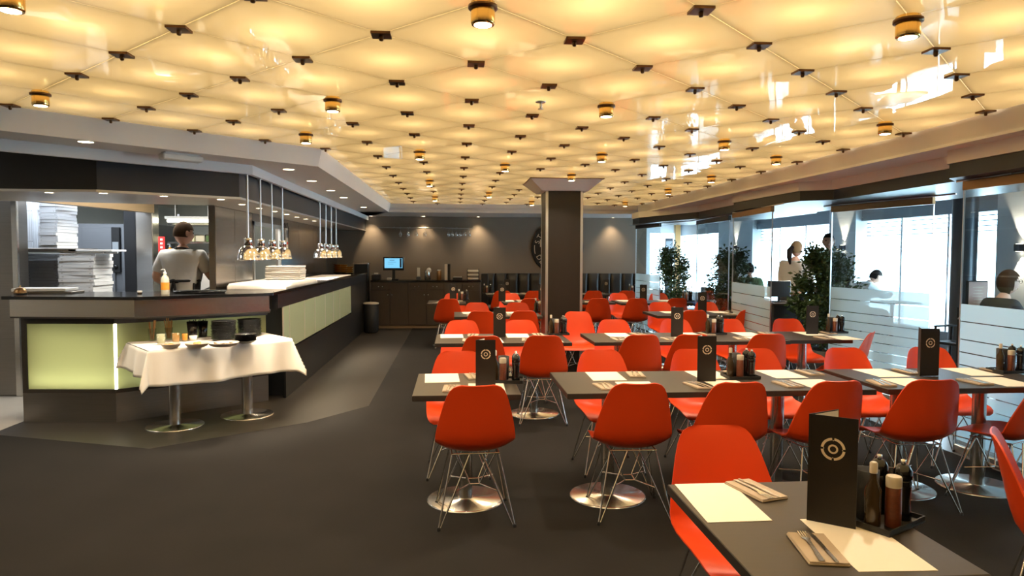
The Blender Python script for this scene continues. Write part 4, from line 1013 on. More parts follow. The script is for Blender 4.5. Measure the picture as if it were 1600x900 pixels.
# round sign
SX, SZ, SR = aty(871, YW - .03), 1.685, .575
sg = thing('round_sign', 'round black wall sign with pale rim lettering behind the pillar', 'sign', (SX, YW, SZ))
dsc = MB().lathe([(.0001, .0), (SR, .0), (SR, .03), (SR - .012, .036), (.0001, .036)], 48).build('disc', K['black'], sg); dsc.rotation_euler = (R(90), 0, 0)
def letter(ch, size, x, z, rot, y=-.038, parent=sg, mt=None, font=None):
    cu = bpy.data.curves.new('letter', 'FONT'); cu.body = ch; cu.size = size; cu.align_x = 'CENTER'; cu.align_y = 'CENTER'; cu.extrude = .002
    tmp = bpy.data.objects.new('letter', cu); COL.objects.link(tmp); dg = bpy.context.evaluated_depsgraph_get(); me = bpy.data.meshes.new_from_object(tmp.evaluated_get(dg))
    bpy.data.objects.remove(tmp); me.materials.clear(); me.materials.append(mt or K['print'])
    o = link('letter', me, parent, (x, y, z)); o.rotation_euler = (R(90), 0, 0); o.rotation_mode = 'XYZ'
    o.matrix_local = Matrix.Translation((x, y, z)) @ Matrix.Rotation(R(90), 4, 'X') @ Matrix.Rotation(rot, 4, 'Z'); return o
for k, ch in enumerate('STONE'): a_ = R(164 - k * 15.5); letter(ch, .15, .46 * math.cos(a_), .46 * math.sin(a_), a_ - PI / 2)
for k, ch in enumerate('DELI'): a_ = R(207 + k * 13.5); letter(ch, .15, .46 * math.cos(a_), .46 * math.sin(a_), a_ + PI / 2)
letter('D', .24, -.315, .095, 0)
m = MB()
for q in range(12):
    t0, t1 = R(173 + q * 1.8), R(173 + (q + 1) * 1.8); m.add([(r * math.cos(t), -.038, r * math.sin(t)) for r, t in ((.50, t0), (.515, t0), (.515, t1), (.50, t1))], [(0, 3, 2, 1)])
m.build('rim_line', K['print'], sg)
# glass rack
rk = thing('glass_rack', 'slim steel wine glass rack fixed to the taupe wall', 'rack', (0, YW, 2.10)); gx0, gx1 = aty(592, 15.05), aty(738, 15.05)
for y in (-.10, -.16, -.22, -.28): MB().tube([(gx0, y, 0), (gx1, y, 0)], .006, 6).build('rail', K['alu'], rk)
for k in range(7): x = gx0 + (gx1 - gx0) * k / 6; MB().tube([(x, 0, .01), (x, -.30, .01)], .006, 6).build('bracket', K['alu'], rk)
wg = thing('wine_glass', 'x', 'glass')
MB().lathe([(.034, .0), (.034, -.003), (.006, -.006), (.004, -.02), (.004, -.085), (.010, -.095), (.034, -.12), (.040, -.15), (.037, -.185), (.031, -.205)], 14, cap=False).build('bowl', K['wineglass'], wg)
for k, (px, n) in enumerate(((626, 1), (638, 1), (651, 1), (664, 1), (701, 1), (707, 1), (713, 1), (719, 1), (726, 1), (733, 1))):
    place(wg, USED, (aty(px, 15.01), 15.2 - .19, 2.117), 0, 'upside-down wine glass on the wall rack, %s from the kitchen side' % ORD[k], 'wine glasses hanging from the rack')
# things on the sideboard
z0 = 1.0
def sb(px, Y=14.85): return (aty(px, Y), Y, z0)
o = thing('pos_monitor', 'touch screen till with blue display on the sideboard', 'monitor', sb(615)); MB().bbox((-.10, -.08, 0), (.10, .10, .02), .004).build('base', K['mattblack'], o); MB().bbox((-.03, .0, .02), (.03, .05, .22), .004).build('stand', K['mattblack'], o)
h_ = MB().bbox((-.215, -.04, .20), (.215, .0, .48), .006).build('housing', K['glossblack'], o); MB().box((-.185, -.0415, .25), (.185, -.0405, .455)).build('screen', K['screen'], h_)
m = MB(); m.box((-.12, -.043, .33), (.0, -.0418, .335)); m.box((-.12, -.043, .37), (.05, -.0418, .375)); m.box((-.08, -.043, .41), (.02, -.0418, .42)); m.box((.13, -.043, .26), (.17, -.0418, .45)); m.build('screen_text', mat('screen_text', (.01, .05, .15), .4), h_)
o = thing('receipt_printer', 'black receipt printer on the sideboard', 'printer', sb(588)); MB().bbox((-.09, -.1, 0), (.09, .1, .12), .012).build('body', K['mattblack'], o); MB().box((-.04, -.06, .121), (.04, -.02, .15)).build('paper', K['paper'], o)
o = thing('card_terminal', 'white card terminal before the till screen', 'terminal', sb(608, 14.7)); MB().bbox((-.045, -.07, 0), (.045, .07, .05), .01).build('body', K['cap'], o); MB().box((-.03, .0, .051), (.03, .05, .056)).build('display', K['dgrey'], o)
o = thing('card_terminal', 'card terminal with paper roll beside the steel jug', 'terminal', sb(654, 14.75)); MB().bbox((-.045, -.07, 0), (.045, .07, .07), .01).build('body', K['dgrey'], o); MB().tube([(-.03, 0, .09), (.03, 0, .09)], .022, 10).build('paper_roll', K['paper'], o); MB().box((-.03, -.01, .10), (.03, .0, .26)).build('receipt', K['paper'], o)
o = thing('steel_jug', 'steel jug with a white cloth on the sideboard', 'jug', sb(668, 14.8)); MB().lathe([(.055, 0), (.065, .02), (.065, .18), (.06, .2), (.055, .19), (.0001, .03)], 16).build('body', K['steel'], o); MB().ball((.03, -.02, .20), (.05, .04, .06), 10, 8).build('cloth', K['whitecloth'], o)
o = thing('steel_canister', 'short brass coloured canister on the sideboard', 'canister', sb(686, 14.75)); MB().lathe([(.045, 0), (.05, .005), (.05, .19), (.045, .195)], 16).build('body', K['goldrail'], o); MB().lathe([(.052, .195), (.052, .215), (.0001, .22)], 16).build('lid', K['steel'], o)
o = thing('menu_folder', 'tall pale folder standing on the sideboard', 'folder', sb(697, 14.75)); MB().bbox((-.03, -.12, 0), (.03, .12, .33), .004).build('cover', K['print'], o); MB().bbox((.031, -.11, 0), (.09, .12, .34), .004).build('spine', K['mattblack'], o)
o = thing('paper_tray', 'wire letter tray full of papers on the sideboard', 'tray', sb(739, 14.8)); 
for z in (0.01, .09, .17): MB().box((-.12, -.15, z), (.12, .15, z + .006)).build('shelf', K['mattblack'], o); MB().box((-.11, -.155, z + .007), (.11, .14, z + .04)).build('paper_stack', K['paper'], o)
for x in (-.122, .118): MB().box((x, -.15, 0), (x + .006, .15, .24)).build('side_frame', K['mattblack'], o)
o = thing('cutlery_tray', 'black tray of cutlery on the sideboard', 'tray', sb(715, 14.7)); MB().bbox((-.10, -.12, 0), (.10, .12, .06), .008).build('box', K['mattblack'], o)
for k in range(6): MB().tube([(-.08 + k * .03, -.11, .065), (-.075 + k * .03, .1, .068)], .007, 6).build('handle', K['alu'], o)
o = thing('upright_box', 'black upright box at the sideboard end by the bench', 'box', (aty(757, 14.78), 14.66, 0)); MB().bbox((-.07, -.05, 0), (.07, .05, 1.12), .006).build('body', K['mattblack'], o); MB().bbox((-.072, -.052, 1.121), (.072, .052, 1.14), .004).build('lid', K['black'], o)
ww = thing('wall_washer', 'x', 'downlight'); MB().lathe([(.034, -.005), (.040, -.005), (.042, 0), (.034, 0)], 16, cap=False).build('trim_ring', K['white'], ww); MB().lathe([(.0001, -.003), (.034, -.003), (.034, -.001)], 16).build('lens', K['bulb'], ww)
light('wall_washer_beam', 'SPOT', (0, 0, -.02), 38, (1, .78, .50), .04, spot=R(100), blend=1.0, parent=ww)
for px, d in ((580, 'above the till'), (662, 'above the hanging wine glasses'), (747, 'above the sideboard end'), (957, 'above the bench beyond the pillar')): place(ww, USED, (aty(px, 15.03), 15.03, ZS - .0005), 0, 'small wall-washer light in the cornice ' + d, 'wall washers')

# ================================================================== GLASS PARTITION
ZR = 2.06
def pane(idx, p, q, label, rail, frost=True, hangers=(.25, .75)):
    """sliding glass pane hung from a top rail; p, q plan end points"""
    p, q = Vector((*p, 0)), Vector((*q, 0)); d = q - p; L = d.length; ang = math.atan2(d.y, d.x)
    w_ = bpy.data.objects.new('window_%d' % idx, None); COL.objects.link(w_); w_.location = p; w_.rotation_euler = (0, 0, ang); struct(w_, label)
    MB().box((0, -.005, .06), (L, .005, ZR)).build('glass', K['glass'], w_)
    MB().bbox((0, -.022, ZR - .005), (L, .022, ZR + .065), .004).build('top_rail', rail, w_)
    MB().bbox((0, -.018, .002), (L, .018, .06), .004).build('bottom_rail', K['alu'], w_)
    for x in (0, L): MB().box((x - .004, -.007, .06), (x + .004, .007, ZR - .005)).build('edge_profile', K['alu'], w_)
    for t in hangers: MB().tube([(L * t, 0, ZR + .066), (L * t, 0, 2.139)], .007, 6).build('hanger', K['alu'], w_)
    if frost:
        z = .10
        k = 0
        while z < 1.18:
            h = .10 if k < 8 else .14; MB().box((.01, -.0062, z), (L - .01, -.0052, z + h - .008)).build('frosted_strip', K['frost'], w_); z += h; k += 1
    return w_
K['rail_d'] = mat('dark_rail', (.02, .02, .022), .4)
pane(1, (3.62, 13.7), (3.75, 12.5), 'frosted glass pane meeting the taupe end wall', K['rail_d'])
pane(2, (4.12, 11.6), (4.02, 9.95), 'clear glass pane with dark rail before the second plant', K['rail_d'], False)
pane(3, (3.86, 9.42), (3.73, 7.95), 'glass pane with bronze rail beside the third row table', K['goldrail'])
pane(4, (4.46, 7.95), (4.72, 6.55), 'wide frosted glass pane with bronze rail and thin clear lines', K['goldrail'])
pane(5, (3.96, 5.15), (3.94, .6), 'long glass pane beside the fifth row table', K['goldrail'], True, (.1, .5, .9))
m = MB()
for a, b in (((3.55, 13.9), (4.1, 11.9)), ((4.1, 11.9), (4.0, 9.7)), ((3.88, 9.5), (3.74, 7.7)), ((4.44, 8.1), (4.76, 6.3)), ((3.97, 5.25), (3.95, -.5))): m.tube([(*a, 2.134), (*b, 2.134)], .010, 4)
struct(m.build('trim_9', K['alu']), 'aluminium hanging track of the glass panes')

# ================================================================== FOYER
FX = 8.0
m = MB(); m.box((3.9, -3.2, 2.60), (FX + .2, 24.2, 2.63)); foyc = struct(m.build('ceiling_foyer', mat('grey_ceiling', (.20, .225, .25), .5)), 'grey slatted ceiling beyond the glass')
sl = MB().box((-.012, -10, -.03), (.012, 10, 0)).mesh('slat', mat('ceiling_slat', (.13, .15, .17), .5))
for k in range(12): link('slat', sl, foyc, (5.1 + k * .24, 13, 2.60))
piers = [(atx(1345, FX), atx(1303, FX)), (atx(1182, FX), atx(1128, FX)), (6.6, atx(1568, FX))]
ZW = 2.22
fw = bpy.data.objects.new('wall_facade', None); COL.objects.link(fw); struct(fw, 'window front beyond the foyer with white piers')
MB().box((FX, -3.2, ZW), (FX + .2, 24.2, 2.62)).build('header', K['greywall'], fw); MB().box((FX, -3.2, 0), (FX + .2, 24.2, .30)).build('sill_wall', K['greywall'], fw)
for a, b in piers: MB().box((FX - .12, a, 0), (FX + .2, b, 2.6)).build('pier', K['whitewall'], fw)
MB().box((FX, -3.2, .3), (FX + .2, 3.0, ZW)).build('blind_wall', K['greywall'], fw)
edges = sorted([e for p in piers for e in p]); bays = [(3.0, 6.6), (piers[2][1], piers[0][0]), (piers[0][1], piers[1][0]), (piers[1][1], 24.2)]
nwin = 6
for a, b in bays:
    if b - a < .3: continue
    wv = bpy.data.objects.new('window_%d' % nwin, None); COL.objects.link(wv); struct(wv, 'tall bright street window %s' % ('near the entrance', 'between the lamp pier and the column', 'between the two lamp piers', 'at the foyer end')[nwin - 6]); nwin += 1
    n = max(1, round((b - a) / 1.15))
    for k in range(n):
        y0, y1 = a + (b - a) * k / n, a + (b - a) * (k + 1) / n
        MB().box((FX + .06, y0 + .03, .33), (FX + .066, y1 - .03, ZW - .03)).build('pane', K['winglass'], wv)
        MB().box((FX + .03, y0 - .025, .30), (FX + .10, y0 + .025, ZW)).build('mullion', K['alu'], wv)
    for z in (1.92, 2.0, 2.08, 2.16): MB().box((FX + .12, a, z), (FX + .15, b, z + .015)).build('louvre', K['dgrey'], wv)
m = MB(); m.box((3.9, 24.2, 0), (6.9, 24.35, 2.62)); m.box((6.9, 24.2, 2.3), (FX + .2, 24.35, 2.62)); m.box((7.85, 24.2, 0), (FX + .2, 24.35, 2.3)); m.box((6.9, 24.2, 0), (7.85, 24.35, .3)); struct(m.build('wall_foyer_end', K['whitewall']), 'white foyer end wall')
wv = bpy.data.objects.new('window_%d' % nwin, None); COL.objects.link(wv); struct(wv, 'bright window in the foyer end wall'); MB().box((6.9, 24.26, .3), (7.85, 24.27, 2.3)).build('pane', K['winglass'], wv); MB().box((7.34, 24.22, .3), (7.40, 24.3, 2.3)).build('mullion', K['alu'], wv)
m = MB(); m.box((4.1, 15.36, 0), (4.25, 24.2, 2.6)); struct(m.build('wall_foyer_side', K['greywall']), 'grey foyer side wall')
m = MB(); m.bbox((7.42, 23.0, 0), (7.60, 23.2, 2.6), .01); struct(m.build('trim_10', mat('amber_post', (.55, .30, .10), .4)), 'amber post at the foyer end')
o = thing('framed_poster', 'dark framed poster standing at the foyer end', 'poster', (7.18, 22.9, 0)); MB().bbox((-.13, 0, 0), (.13, .05, 2.1), .01).build('frame', K['dgrey'], o); MB().box((-.11, -.004, .9), (.11, -.001, 2.0)).build('sheet', K['greywall'], o)
# round column
cl = bpy.data.objects.new('column', None); COL.objects.link(cl); CX, CY = aty(1506, 8.4), 8.4; cl.location = (CX, CY, 0); struct(cl, 'round dark grey column in the foyer')
MB().lathe([(.145, .05), (.145, 2.6)], 32).build('shaft', K['dgrey'], cl); MB().lathe([(.16, 0), (.16, .05), (.145, .052)], 32).build('base', K['black'], cl)
# sconces
def sconce():
    t = thing('wall_sconce', 'x', 'lamp'); MB().bbox((-.09, -.05, -.05), (0, .05, .05), .005).build('body', K['dgrey'], t)
    for z, n in ((.0515, 1), (-.0515, -1)): MB().box((-.07, -.035, z - .001), (-.02, .035, z + .001)).build('lens', K['sconceglow'], t)
    light('sconce_up', 'SPOT', (-.05, 0, .07), 60, (1, .84, .62), .02, (R(180), 0, 0), R(60), .3, t); light('sconce_down', 'SPOT', (-.05, 0, -.07), 60, (1, .84, .62), .02, None, R(60), .3, t)
    return t
s0 = sconce()
for px, lab, z in ((1319, 'dark box wall light on the pier beside the wide frosted pane', 1.70), (1150, 'dark box wall light on the pier behind the second plant', 1.76), (1597, 'dark box wall light on the pier behind the seated woman with glasses', 1.66)):
    place(s0, USED, (FX - .121, atx(px, FX - .12), z), 0, lab)

fd = thing('added_foyer_light', 'x', 'downlight'); MB().lathe([(.06, -.008), (.07, -.006), (.07, 0), (.06, 0)], 18, cap=False).build('trim_ring', K['white'], fd); MB().lathe([(.0001, -.005), (.06, -.005), (.06, -.002)], 18).build('lens', K['bulb'], fd)  # out-of-view fittings added to brighten the people beyond the glass
light('foyer_fill_beam', 'SPOT', (0, 0, -.03), 90, (1, .9, .76), .05, spot=R(110), blend=.8, parent=fd)
for k, y in enumerate((6.2, 8.9, 11.6, 14.3)): place(fd, USED, (5.22, y, 2.599), 0, 'added unseen fill downlight in the foyer, %s from the entrance' % ORD[k], 'added foyer fill lights')
# plants -----------------------------------------------------------
def plant(loc, h, wd, n, label, seed):
    rnd = random.Random(seed); t = thing('potted_tree', label, 'plant', loc)
    MB().lathe([(.15, 0), (.17, .02), (.20, .36), (.18, .37), (.17, .33), (.0001, .32)], 24).build('pot', K['pot'], t)
    tr = MB(); tr.tube([(0, 0, .3), (.02, .01, .6), (-.01, .0, 1.0), (.0, .0, h * .88)], [.022, .020, .015, .006], 8)
    lf = MB()
    for k in range(40):
        z = .5 + (h - .62) * rnd.random(); a = rnd.uniform(0, 2 * PI); f = (z - .5) / (h - .5); rad = wd * (.55 + .75 * math.sin(min(1, f * 1.15) * PI * .85)) * (1.02 - .62 * f)
        e = Vector((rad * math.cos(a), rad * math.sin(a), z + .12)); b = Vector((0, 0, z - .10)); tr.tube([b, b.lerp(e, .5) + Vector((0, 0, .02)), e], [.007, .005, .002], 5)
        for q in range(n // 40):
            u = rnd.random() ** .55; c = b.lerp(e, u) + Vector((rnd.gauss(0, .05), rnd.gauss(0, .05), rnd.gauss(0, .05)))
            d = Vector((rnd.gauss(0, 1) + math.cos(a), rnd.gauss(0, 1) + math.sin(a), rnd.gauss(0, .7) + .25)).normalized(); s = d.cross(Vector((rnd.gauss(0, 1), rnd.gauss(0, 1), rnd.gauss(0, 1)))).normalized(); nn = d.cross(s)
            l, ww = rnd.uniform(.045, .075), rnd.uniform(.012, .018)
            lf.add([c, c + d * l * .5 + s * ww, c + d * l, c + d * l * .5 - s * ww, c + d * l * .5 - nn * .004], [(0, 1, 4), (1, 2, 4), (2, 3, 4), (3, 0, 4)])
    tr.build('trunk', K['bark'], t); tag(lf.build('foliage', K['leaf'], t), kind='stuff')
plant((aty(1050, 13.3), 13.3, 0), 1.70, .33, 4400, 'leafy potted tree in the gap beside the end wall pane', 1)
plant((aty(1131, 11.0) + .12, 11.0, 0), 1.60, .36, 4800, 'leafy potted tree behind the clear glass pane', 2)
plant((aty(1291, 8.35), 8.35, 0), 1.60, .37, 9000, 'broad dark leafy potted tree in the doorway before the two standing people', 3)

# foyer furniture ---------------------------------------------------
o = thing('host_stand', 'black host stand behind the broad potted tree', 'cabinet', (4.72, 9.15, 0)); MB().bbox((-.48, -.2, 0), (.40, .25, .88), .006).build('body', K['mattblack'], o); MB().bbox((-.5, -.22, .881), (.42, .27, .91), .004).build('top', K['wood'], o)
o = thing('desk_monitor', 'grey monitor seen from behind on the host stand', 'monitor', (4.38, 9.1, .911)); MB().bbox((-.07, -.06, 0), (.07, .06, .012), .003).build('foot', K['mattblack'], o); MB().bbox((-.015, -.01, .012), (.015, .01, .1), .003).build('stem', K['mattblack'], o); MB().bbox((-.16, -.015, .07), (.16, .015, .29), .006).build('housing', K['dgrey'], o)
o = thing('sign_stand', 'framed notice on a floor stand beside the round column', 'sign stand', (aty(1528, 7.2), 7.2, 0)); MB().lathe([(.15, 0), (.15, .012), (.03, .03)], 20).build('base', K['mattblack'], o); MB().tube([(0, 0, .02), (0, 0, .95)], .03, 10).build('pole', K['steel_d'], o)
bd = MB().bbox((-.12, -.015, .93), (.12, .015, 1.275), .004).build('frame', K['mattblack'], o); MB().box((-.105, -.018, .945), (.105, -.0155, 1.26)).build('notice', K['signpaper'], bd)
m = MB()
for k in range(7): m.box((-.06 + .01 * (k % 3), -.0192, 1.0 + k * .033), (.06 - .012 * (k % 2), -.0183, 1.006 + k * .033))
m.build('printed_lines', K['cap'], bd)
o = thing('high_chair', 'black wooden high chair beside the round column', 'high chair', (aty(1496, 7.75), 7.75, 0), R(20))
for sx in (-1, 1):
    for sy in (-1, 1): MB().tube([(sx * .20, sy * .19, 0), (sx * .15, sy * .13, .95 if sy < 0 else .72)], .016, 8).build('leg', K['mattblack'], o)
MB().bbox((-.16, -.14, .50), (.16, .14, .53), .005).build('seat', K['mattblack'], o); MB().bbox((-.15, -.145, .80), (.15, -.12, .93), .005).build('backrest', K['mattblack'], o); MB().bbox((-.17, .08, .70), (.17, .15, .72), .004).build('bar', K['mattblack'], o); MB().tube([(-.19, .17, .2), (.19, .17, .2)], .012, 6).build('footrest', K['mattblack'], o)
def cafe_table(x, y, label, rz=0):
    o = thing('cafe_table', label, 'table', (x, y, 0), rz); MB().lathe([(.22, 0), (.22, .01), (.03, .025)], 20).build('base', K['mattblack'], o); MB().tube([(0, 0, .02), (0, 0, .71)], .03, 10).build('pedestal', K['mattblack'], o); MB().bbox((-.35, -.3, .712), (.35, .3, .74), .004).build('top', K['wood'], o)
def lounge(x, y, rz, label):
    o = thing('lounge_chair', label, 'chair', (x, y, 0), rz); MB().bbox((-.26, -.24, .36), (.26, .26, .45), .03).build('seat', K['leather'], o); MB().bbox((-.26, -.31, .36), (.26, -.241, .88), .02).build('backrest', K['leather'], o)
    for sx in (-1, 1):
        for sy in (-1, 1): MB().tube([(sx * .23, sy * .2, 0), (sx * .22, sy * .19, .36)], .016, 8).build('leg', K['mattblack'], o)
seat_w = (aty(1343, 11.6), 11.6); seat_g = (aty(1172, 13.2), 13.2); seat_e = (aty(1568, 6.9), 6.9)
lounge(seat_w[0], seat_w[1], R(-90), 'dark lounge chair under the person in the white shirt'); cafe_table(seat_w[0] + .62, seat_w[1], 'small table before the person in the white shirt')
lounge(seat_g[0], seat_g[1], R(-20), 'dark lounge chair under the person in the green top'); cafe_table(seat_g[0] + .1, seat_g[1] + .75, 'small table before the person in the green top')
lounge(seat_e[0], seat_e[1], R(-90), 'dark lounge chair under the woman with glasses'); cafe_table(seat_e[0] + .65, seat_e[1], 'small table before the woman with glasses')
lounge(aty(1084, 13.9), 13.9, R(90), 'dark lounge chair holding a blue jacket')
ja = MB(); P = [[(-.22 + .44 * i / 8, -.18 + .36 * j / 8, .03 + .05 * math.sin(i * 1.1) * math.cos(j * .9) + .04) for j in range(9)] for i in range(9)]; ja.grid(P)
jk = ja.build('blue_jacket', K['jeans'], None, (aty(1084, 13.9), 13.9, .46)); sm = jk.modifiers.new('thickness', 'SOLIDIFY'); sm.thickness = .05; tag(jk, 'crumpled blue jacket on a lounge chair beyond the first tree', 'jacket')

# ================================================================== PEOPLE
def skin_mesh(verts, edges, rad, root=0, sub=2):
    me = bpy.data.meshes.new('sk'); me.from_pydata([tuple(v) for v in verts], edges, []); ob = bpy.data.objects.new('sk', me); COL.objects.link(ob)
    ob.modifiers.new('s', 'SKIN'); ss = ob.modifiers.new('u', 'SUBSURF'); ss.levels = sub; ss.render_levels = sub
    for i, v in enumerate(me.skin_vertices[0].data):
        r = rad[i]; v.radius = r if hasattr(r, '__len__') else (r, r); v.use_root = (i == root)
    dg = bpy.context.evaluated_depsgraph_get(); out = bpy.data.meshes.new_from_object(ob.evaluated_get(dg)); bpy.data.objects.remove(ob); bpy.data.meshes.remove(me)
    return out
def mesh_add(m, me, mtx=None):
    vs = [(mtx @ v.co) if mtx else v.co for v in me.vertices]; m.add(vs, [tuple(p.vertices) for p in me.polygons], True)
def add_head(m, c, s, yaw=0, tilt=0):
    """head with brow, nose, chin and ears around centre c, facing +Y"""
    Rm = Matrix.Translation(c) @ Matrix.Rotation(yaw, 4, 'Z') @ Matrix.Rotation(tilt, 4, 'X')
    n, k = 24, 18; vs = []
    for i in range(k + 1):
        th = PI * i / k
        for j in range(n):
            a = 2 * PI * j / n; x, y, z = math.sin(th) * math.cos(a), math.sin(th) * math.sin(a), -math.cos(th)
            X, Y, Z = .074 * x, .094 * y, .115 * z
            if z < 0: X *= 1 - .28 * z * z; Y *= (1 - .10 * z * z) if y > 0 else (1 - .35 * z * z)
            if y > .75 and abs(x) < .30 and -.35 < z < .25: Y += .022 * (1 - abs(x) / .30) * (1 - abs(z + .2) / .45 if abs(z + .2) < .45 else 0)
            if y > .6 and abs(z - .12) < .12 and .2 < abs(x) < .5: Y -= .008
            if y > .5 and -.62 < z < -.5 and abs(x) < .35: Y += .006
            vs.append(Rm @ (Vector((X, Y, Z)) * s))
    m.add(vs, [(i * n + j, i * n + (j + 1) % n, (i + 1) * n + (j + 1) % n, (i + 1) * n + j) for i in range(k) for j in range(n)], True)
    for sx in (-1, 1):
        b = MB().ball((sx * .076 * s, -.006 * s, 0), (.010 * s, .020 * s, .030 * s), 8, 6); m.add([Rm @ Vector(v) for v in b.v], b.f, True)
    return Rm
def hair_mesh(m, Rm, s, line, puff=1.07, bottom=-.45):
    n, k = 28, 20; vs = []; keep = []
    for i in range(k + 1):
        th = PI * i / k
        for j in range(n):
            a = 2 * PI * j / n; x, y, z = math.sin(th) * math.cos(a), math.sin(th) * math.sin(a), -math.cos(th)
            X, Y, Z = .074 * x * puff * 1.03, .096 * y * puff, .115 * z * puff
            if z < 0: X *= 1 - .20 * z * z; Y *= 1 - .15 * z * z
            vs.append(Rm @ (Vector((X, Y, Z)) * s)); keep.append(z > (line if y > .25 else bottom if y < -.1 else bottom + (line - bottom) * (y + .1) / .35))
    fs = []
    for i in range(k):
        for j in range(n):
            f = (i * n + j, i * n + (j + 1) % n, (i + 1) * n + (j + 1) % n, (i + 1) * n + j)
            if sum(keep[q] for q in f) >= 3: fs.append(f)
    m.add(vs, fs, True)
def add_hand(m, w_, d, nrm, s=1, curl=.5, thumb=1):
    d = Vector(d).normalized(); nrm = Vector(nrm); nrm = (nrm - d * nrm.dot(d)).normalized(); sd = d.cross(nrm) * thumb; w_ = Vector(w_)
    pm = []
    for t, hw, ht in ((-.01, .026, .020), (.03, .036, .017), (.06, .040, .015), (.088, .038, .012)):
        c = w_ + d * t * s; pm.append([c + (sd * hw * math.cos(a) + nrm * ht * math.sin(a)) * s for a in [2 * PI * q / 10 for q in range(10)]])
    m.add([p for r in pm for p in r], [(i * 10 + j, i * 10 + (j + 1) % 10, (i + 1) * 10 + (j + 1) % 10, (i + 1) * 10 + j) for i in range(3) for j in range(10)], True); m.add(pm[-1], [tuple(range(10))]); m.add(pm[0], [tuple(range(9, -1, -1))])
    for q, ln in enumerate((.072, .080, .074, .058)):
        o_ = w_ + (d * .083 + sd * (.028 - q * .0185)) * s; pts = [o_]; a = curl * .4
        for k in range(3): o_ = o_ + (d * math.cos(a) - nrm * math.sin(a)) * ln * s / 3 * (1.1 - .1 * k); pts.append(o_); a += curl * .6
        m.tube(pts, [.0092 * s, .0088 * s, .0080 * s, .0062 * s], 8)
    o_ = w_ + (d * .025 + sd * .032) * s; m.tube([o_, o_ + (d * .025 + sd * .020 - nrm * .008) * s, o_ + (d * .050 + sd * .022 - nrm * .018) * s, o_ + (d * .068 + sd * .014 - nrm * .026) * s], [.012 * s, .011 * s, .009 * s, .007 * s], 8)
def person(label, loc, rz, s, J, top, sleeve, trouser, hair, hair_line=.35, hair_bottom=-.45, head_yaw=0, head_tilt=0, curl=.5, top_long=False, shoe='mattblack', hair_puff=1.07, skirt=False):
    """J: joints; clothing are children of one continuous body"""
    t = thing('person', label, 'person', loc, rz); V = {k: Vector(v) * s for k, v in J.items()}
    names = ['pelvis', 'belly', 'chest', 'neck0', 'neck1', 'shL', 'elL', 'wrL', 'shR', 'elR', 'wrR', 'hipL', 'knL', 'anL', 'toL', 'hipR', 'knR', 'anR', 'toR']
    ed = [('pelvis', 'belly'), ('belly', 'chest'), ('chest', 'neck0'), ('neck0', 'neck1'), ('chest', 'shL'), ('shL', 'elL'), ('elL', 'wrL'), ('chest', 'shR'), ('shR', 'elR'), ('elR', 'wrR'), ('pelvis', 'hipL'), ('hipL', 'knL'), ('knL', 'anL'), ('anL', 'toL'), ('pelvis', 'hipR'), ('hipR', 'knR'), ('knR', 'anR'), ('anR', 'toR')]
    rad = {'pelvis': (.145, .105), 'belly': (.135, .095), 'chest': (.15, .105), 'neck0': (.06, .06), 'neck1': .052, 'shL': .062, 'shR': .062, 'elL': .043, 'elR': .043, 'wrL': .029, 'wrR': .029, 'hipL': .088, 'hipR': .088, 'knL': .058, 'knR': .058, 'anL': .040, 'anR': .040, 'toL': .036, 'toR': .036}
    def sub(keep, grow, override={}, rov={}):
        ns = [n for n in names if n in keep]; ix = {n: i for i, n in enumerate(ns)}
        pos = [override.get(n, V[n]) for n in ns]
        def g(r): return tuple((q * s + grow) for q in r) if hasattr(r, '__len__') else r * s + grow
        return skin_mesh(pos, [(ix[a], ix[b]) for a, b in ed if a in ix and b in ix], [g(rov.get(n, rad[n])) for n in ns], 0)
    m = MB(); mesh_add(m, sub(names, 0)); Rm = add_head(m, V['head'], s, head_yaw, head_tilt)
    for sd, th in (('L', -1), ('R', 1)):
        d = V['wr' + sd] - V['el' + sd]; add_hand(m, V['wr' + sd], d, Vector((-1 if sd == 'R' else 1, 0, 0)) if abs(d.normalized().x) < .8 else Vector((0, 0, 1)), s, curl, th)
    body = m.build('body', K['skin'], t)
    up = {'belly', 'chest', 'shL', 'shR', 'elL', 'elR', 'neck0', 'pelvis'}; ov = {}
    if top_long: up |= {'wrL', 'wrR'}
    else:
        for q in 'LR': ov['el' + q] = V['sh' + q].lerp(V['el' + q], sleeve)
    ov['neck0'] = V['chest'].lerp(V['neck0'], .97)
    m = MB(); mesh_add(m, sub(up, .020, ov, {'neck0': (.082, .075), 'chest': (.158, .115), 'belly': (.145, .108), 'shL': .072, 'shR': .072})); m.build('shirt', K[top], t)
    m = MB(); mesh_add(m, sub({'pelvis', 'hipL', 'knL', 'anL', 'hipR', 'knR', 'anR'}, .016)); m.build('trousers', K[trouser], t)
    for q in 'LR':
        a, b = V['an' + q], V['to' + q]; d = (b - a); d.z = 0; d.normalize(); c = Vector((a.x, a.y, .045 * s)) + d * .07 * s
        MB().tube([c - d * .11 * s + Vector((0, 0, -.005)), c - d * .07 * s, c, c + d * .10 * s - Vector((0, 0, .012)), c + d * .14 * s - Vector((0, 0, .02))], [.034 * s, .044 * s, .043 * s, .036 * s, .02 * s], 10).build('shoe', K[shoe], t)
    m = MB(); hair_mesh(m, Rm, s, hair_line, hair_puff, hair_bottom); m.build('hair', K[hair], t)
    for sx in (-1, 1):
        b = MB().ball((sx * .030 * s, .076 * s, .010 * s), .0115 * s, 8, 6); e = MB(); e.add([Rm @ Vector(v) for v in b.v], b.f, True); e.build('eye', K['hair_dark'], t)
    b = MB().ball((0, .083 * s, -.062 * s), (.022 * s, .006 * s, .006 * s), 10, 6); e = MB(); e.add([Rm @ Vector(v) for v in b.v], b.f, True); e.build('mouth', mat('lips', (.45, .14, .12), .5), t)
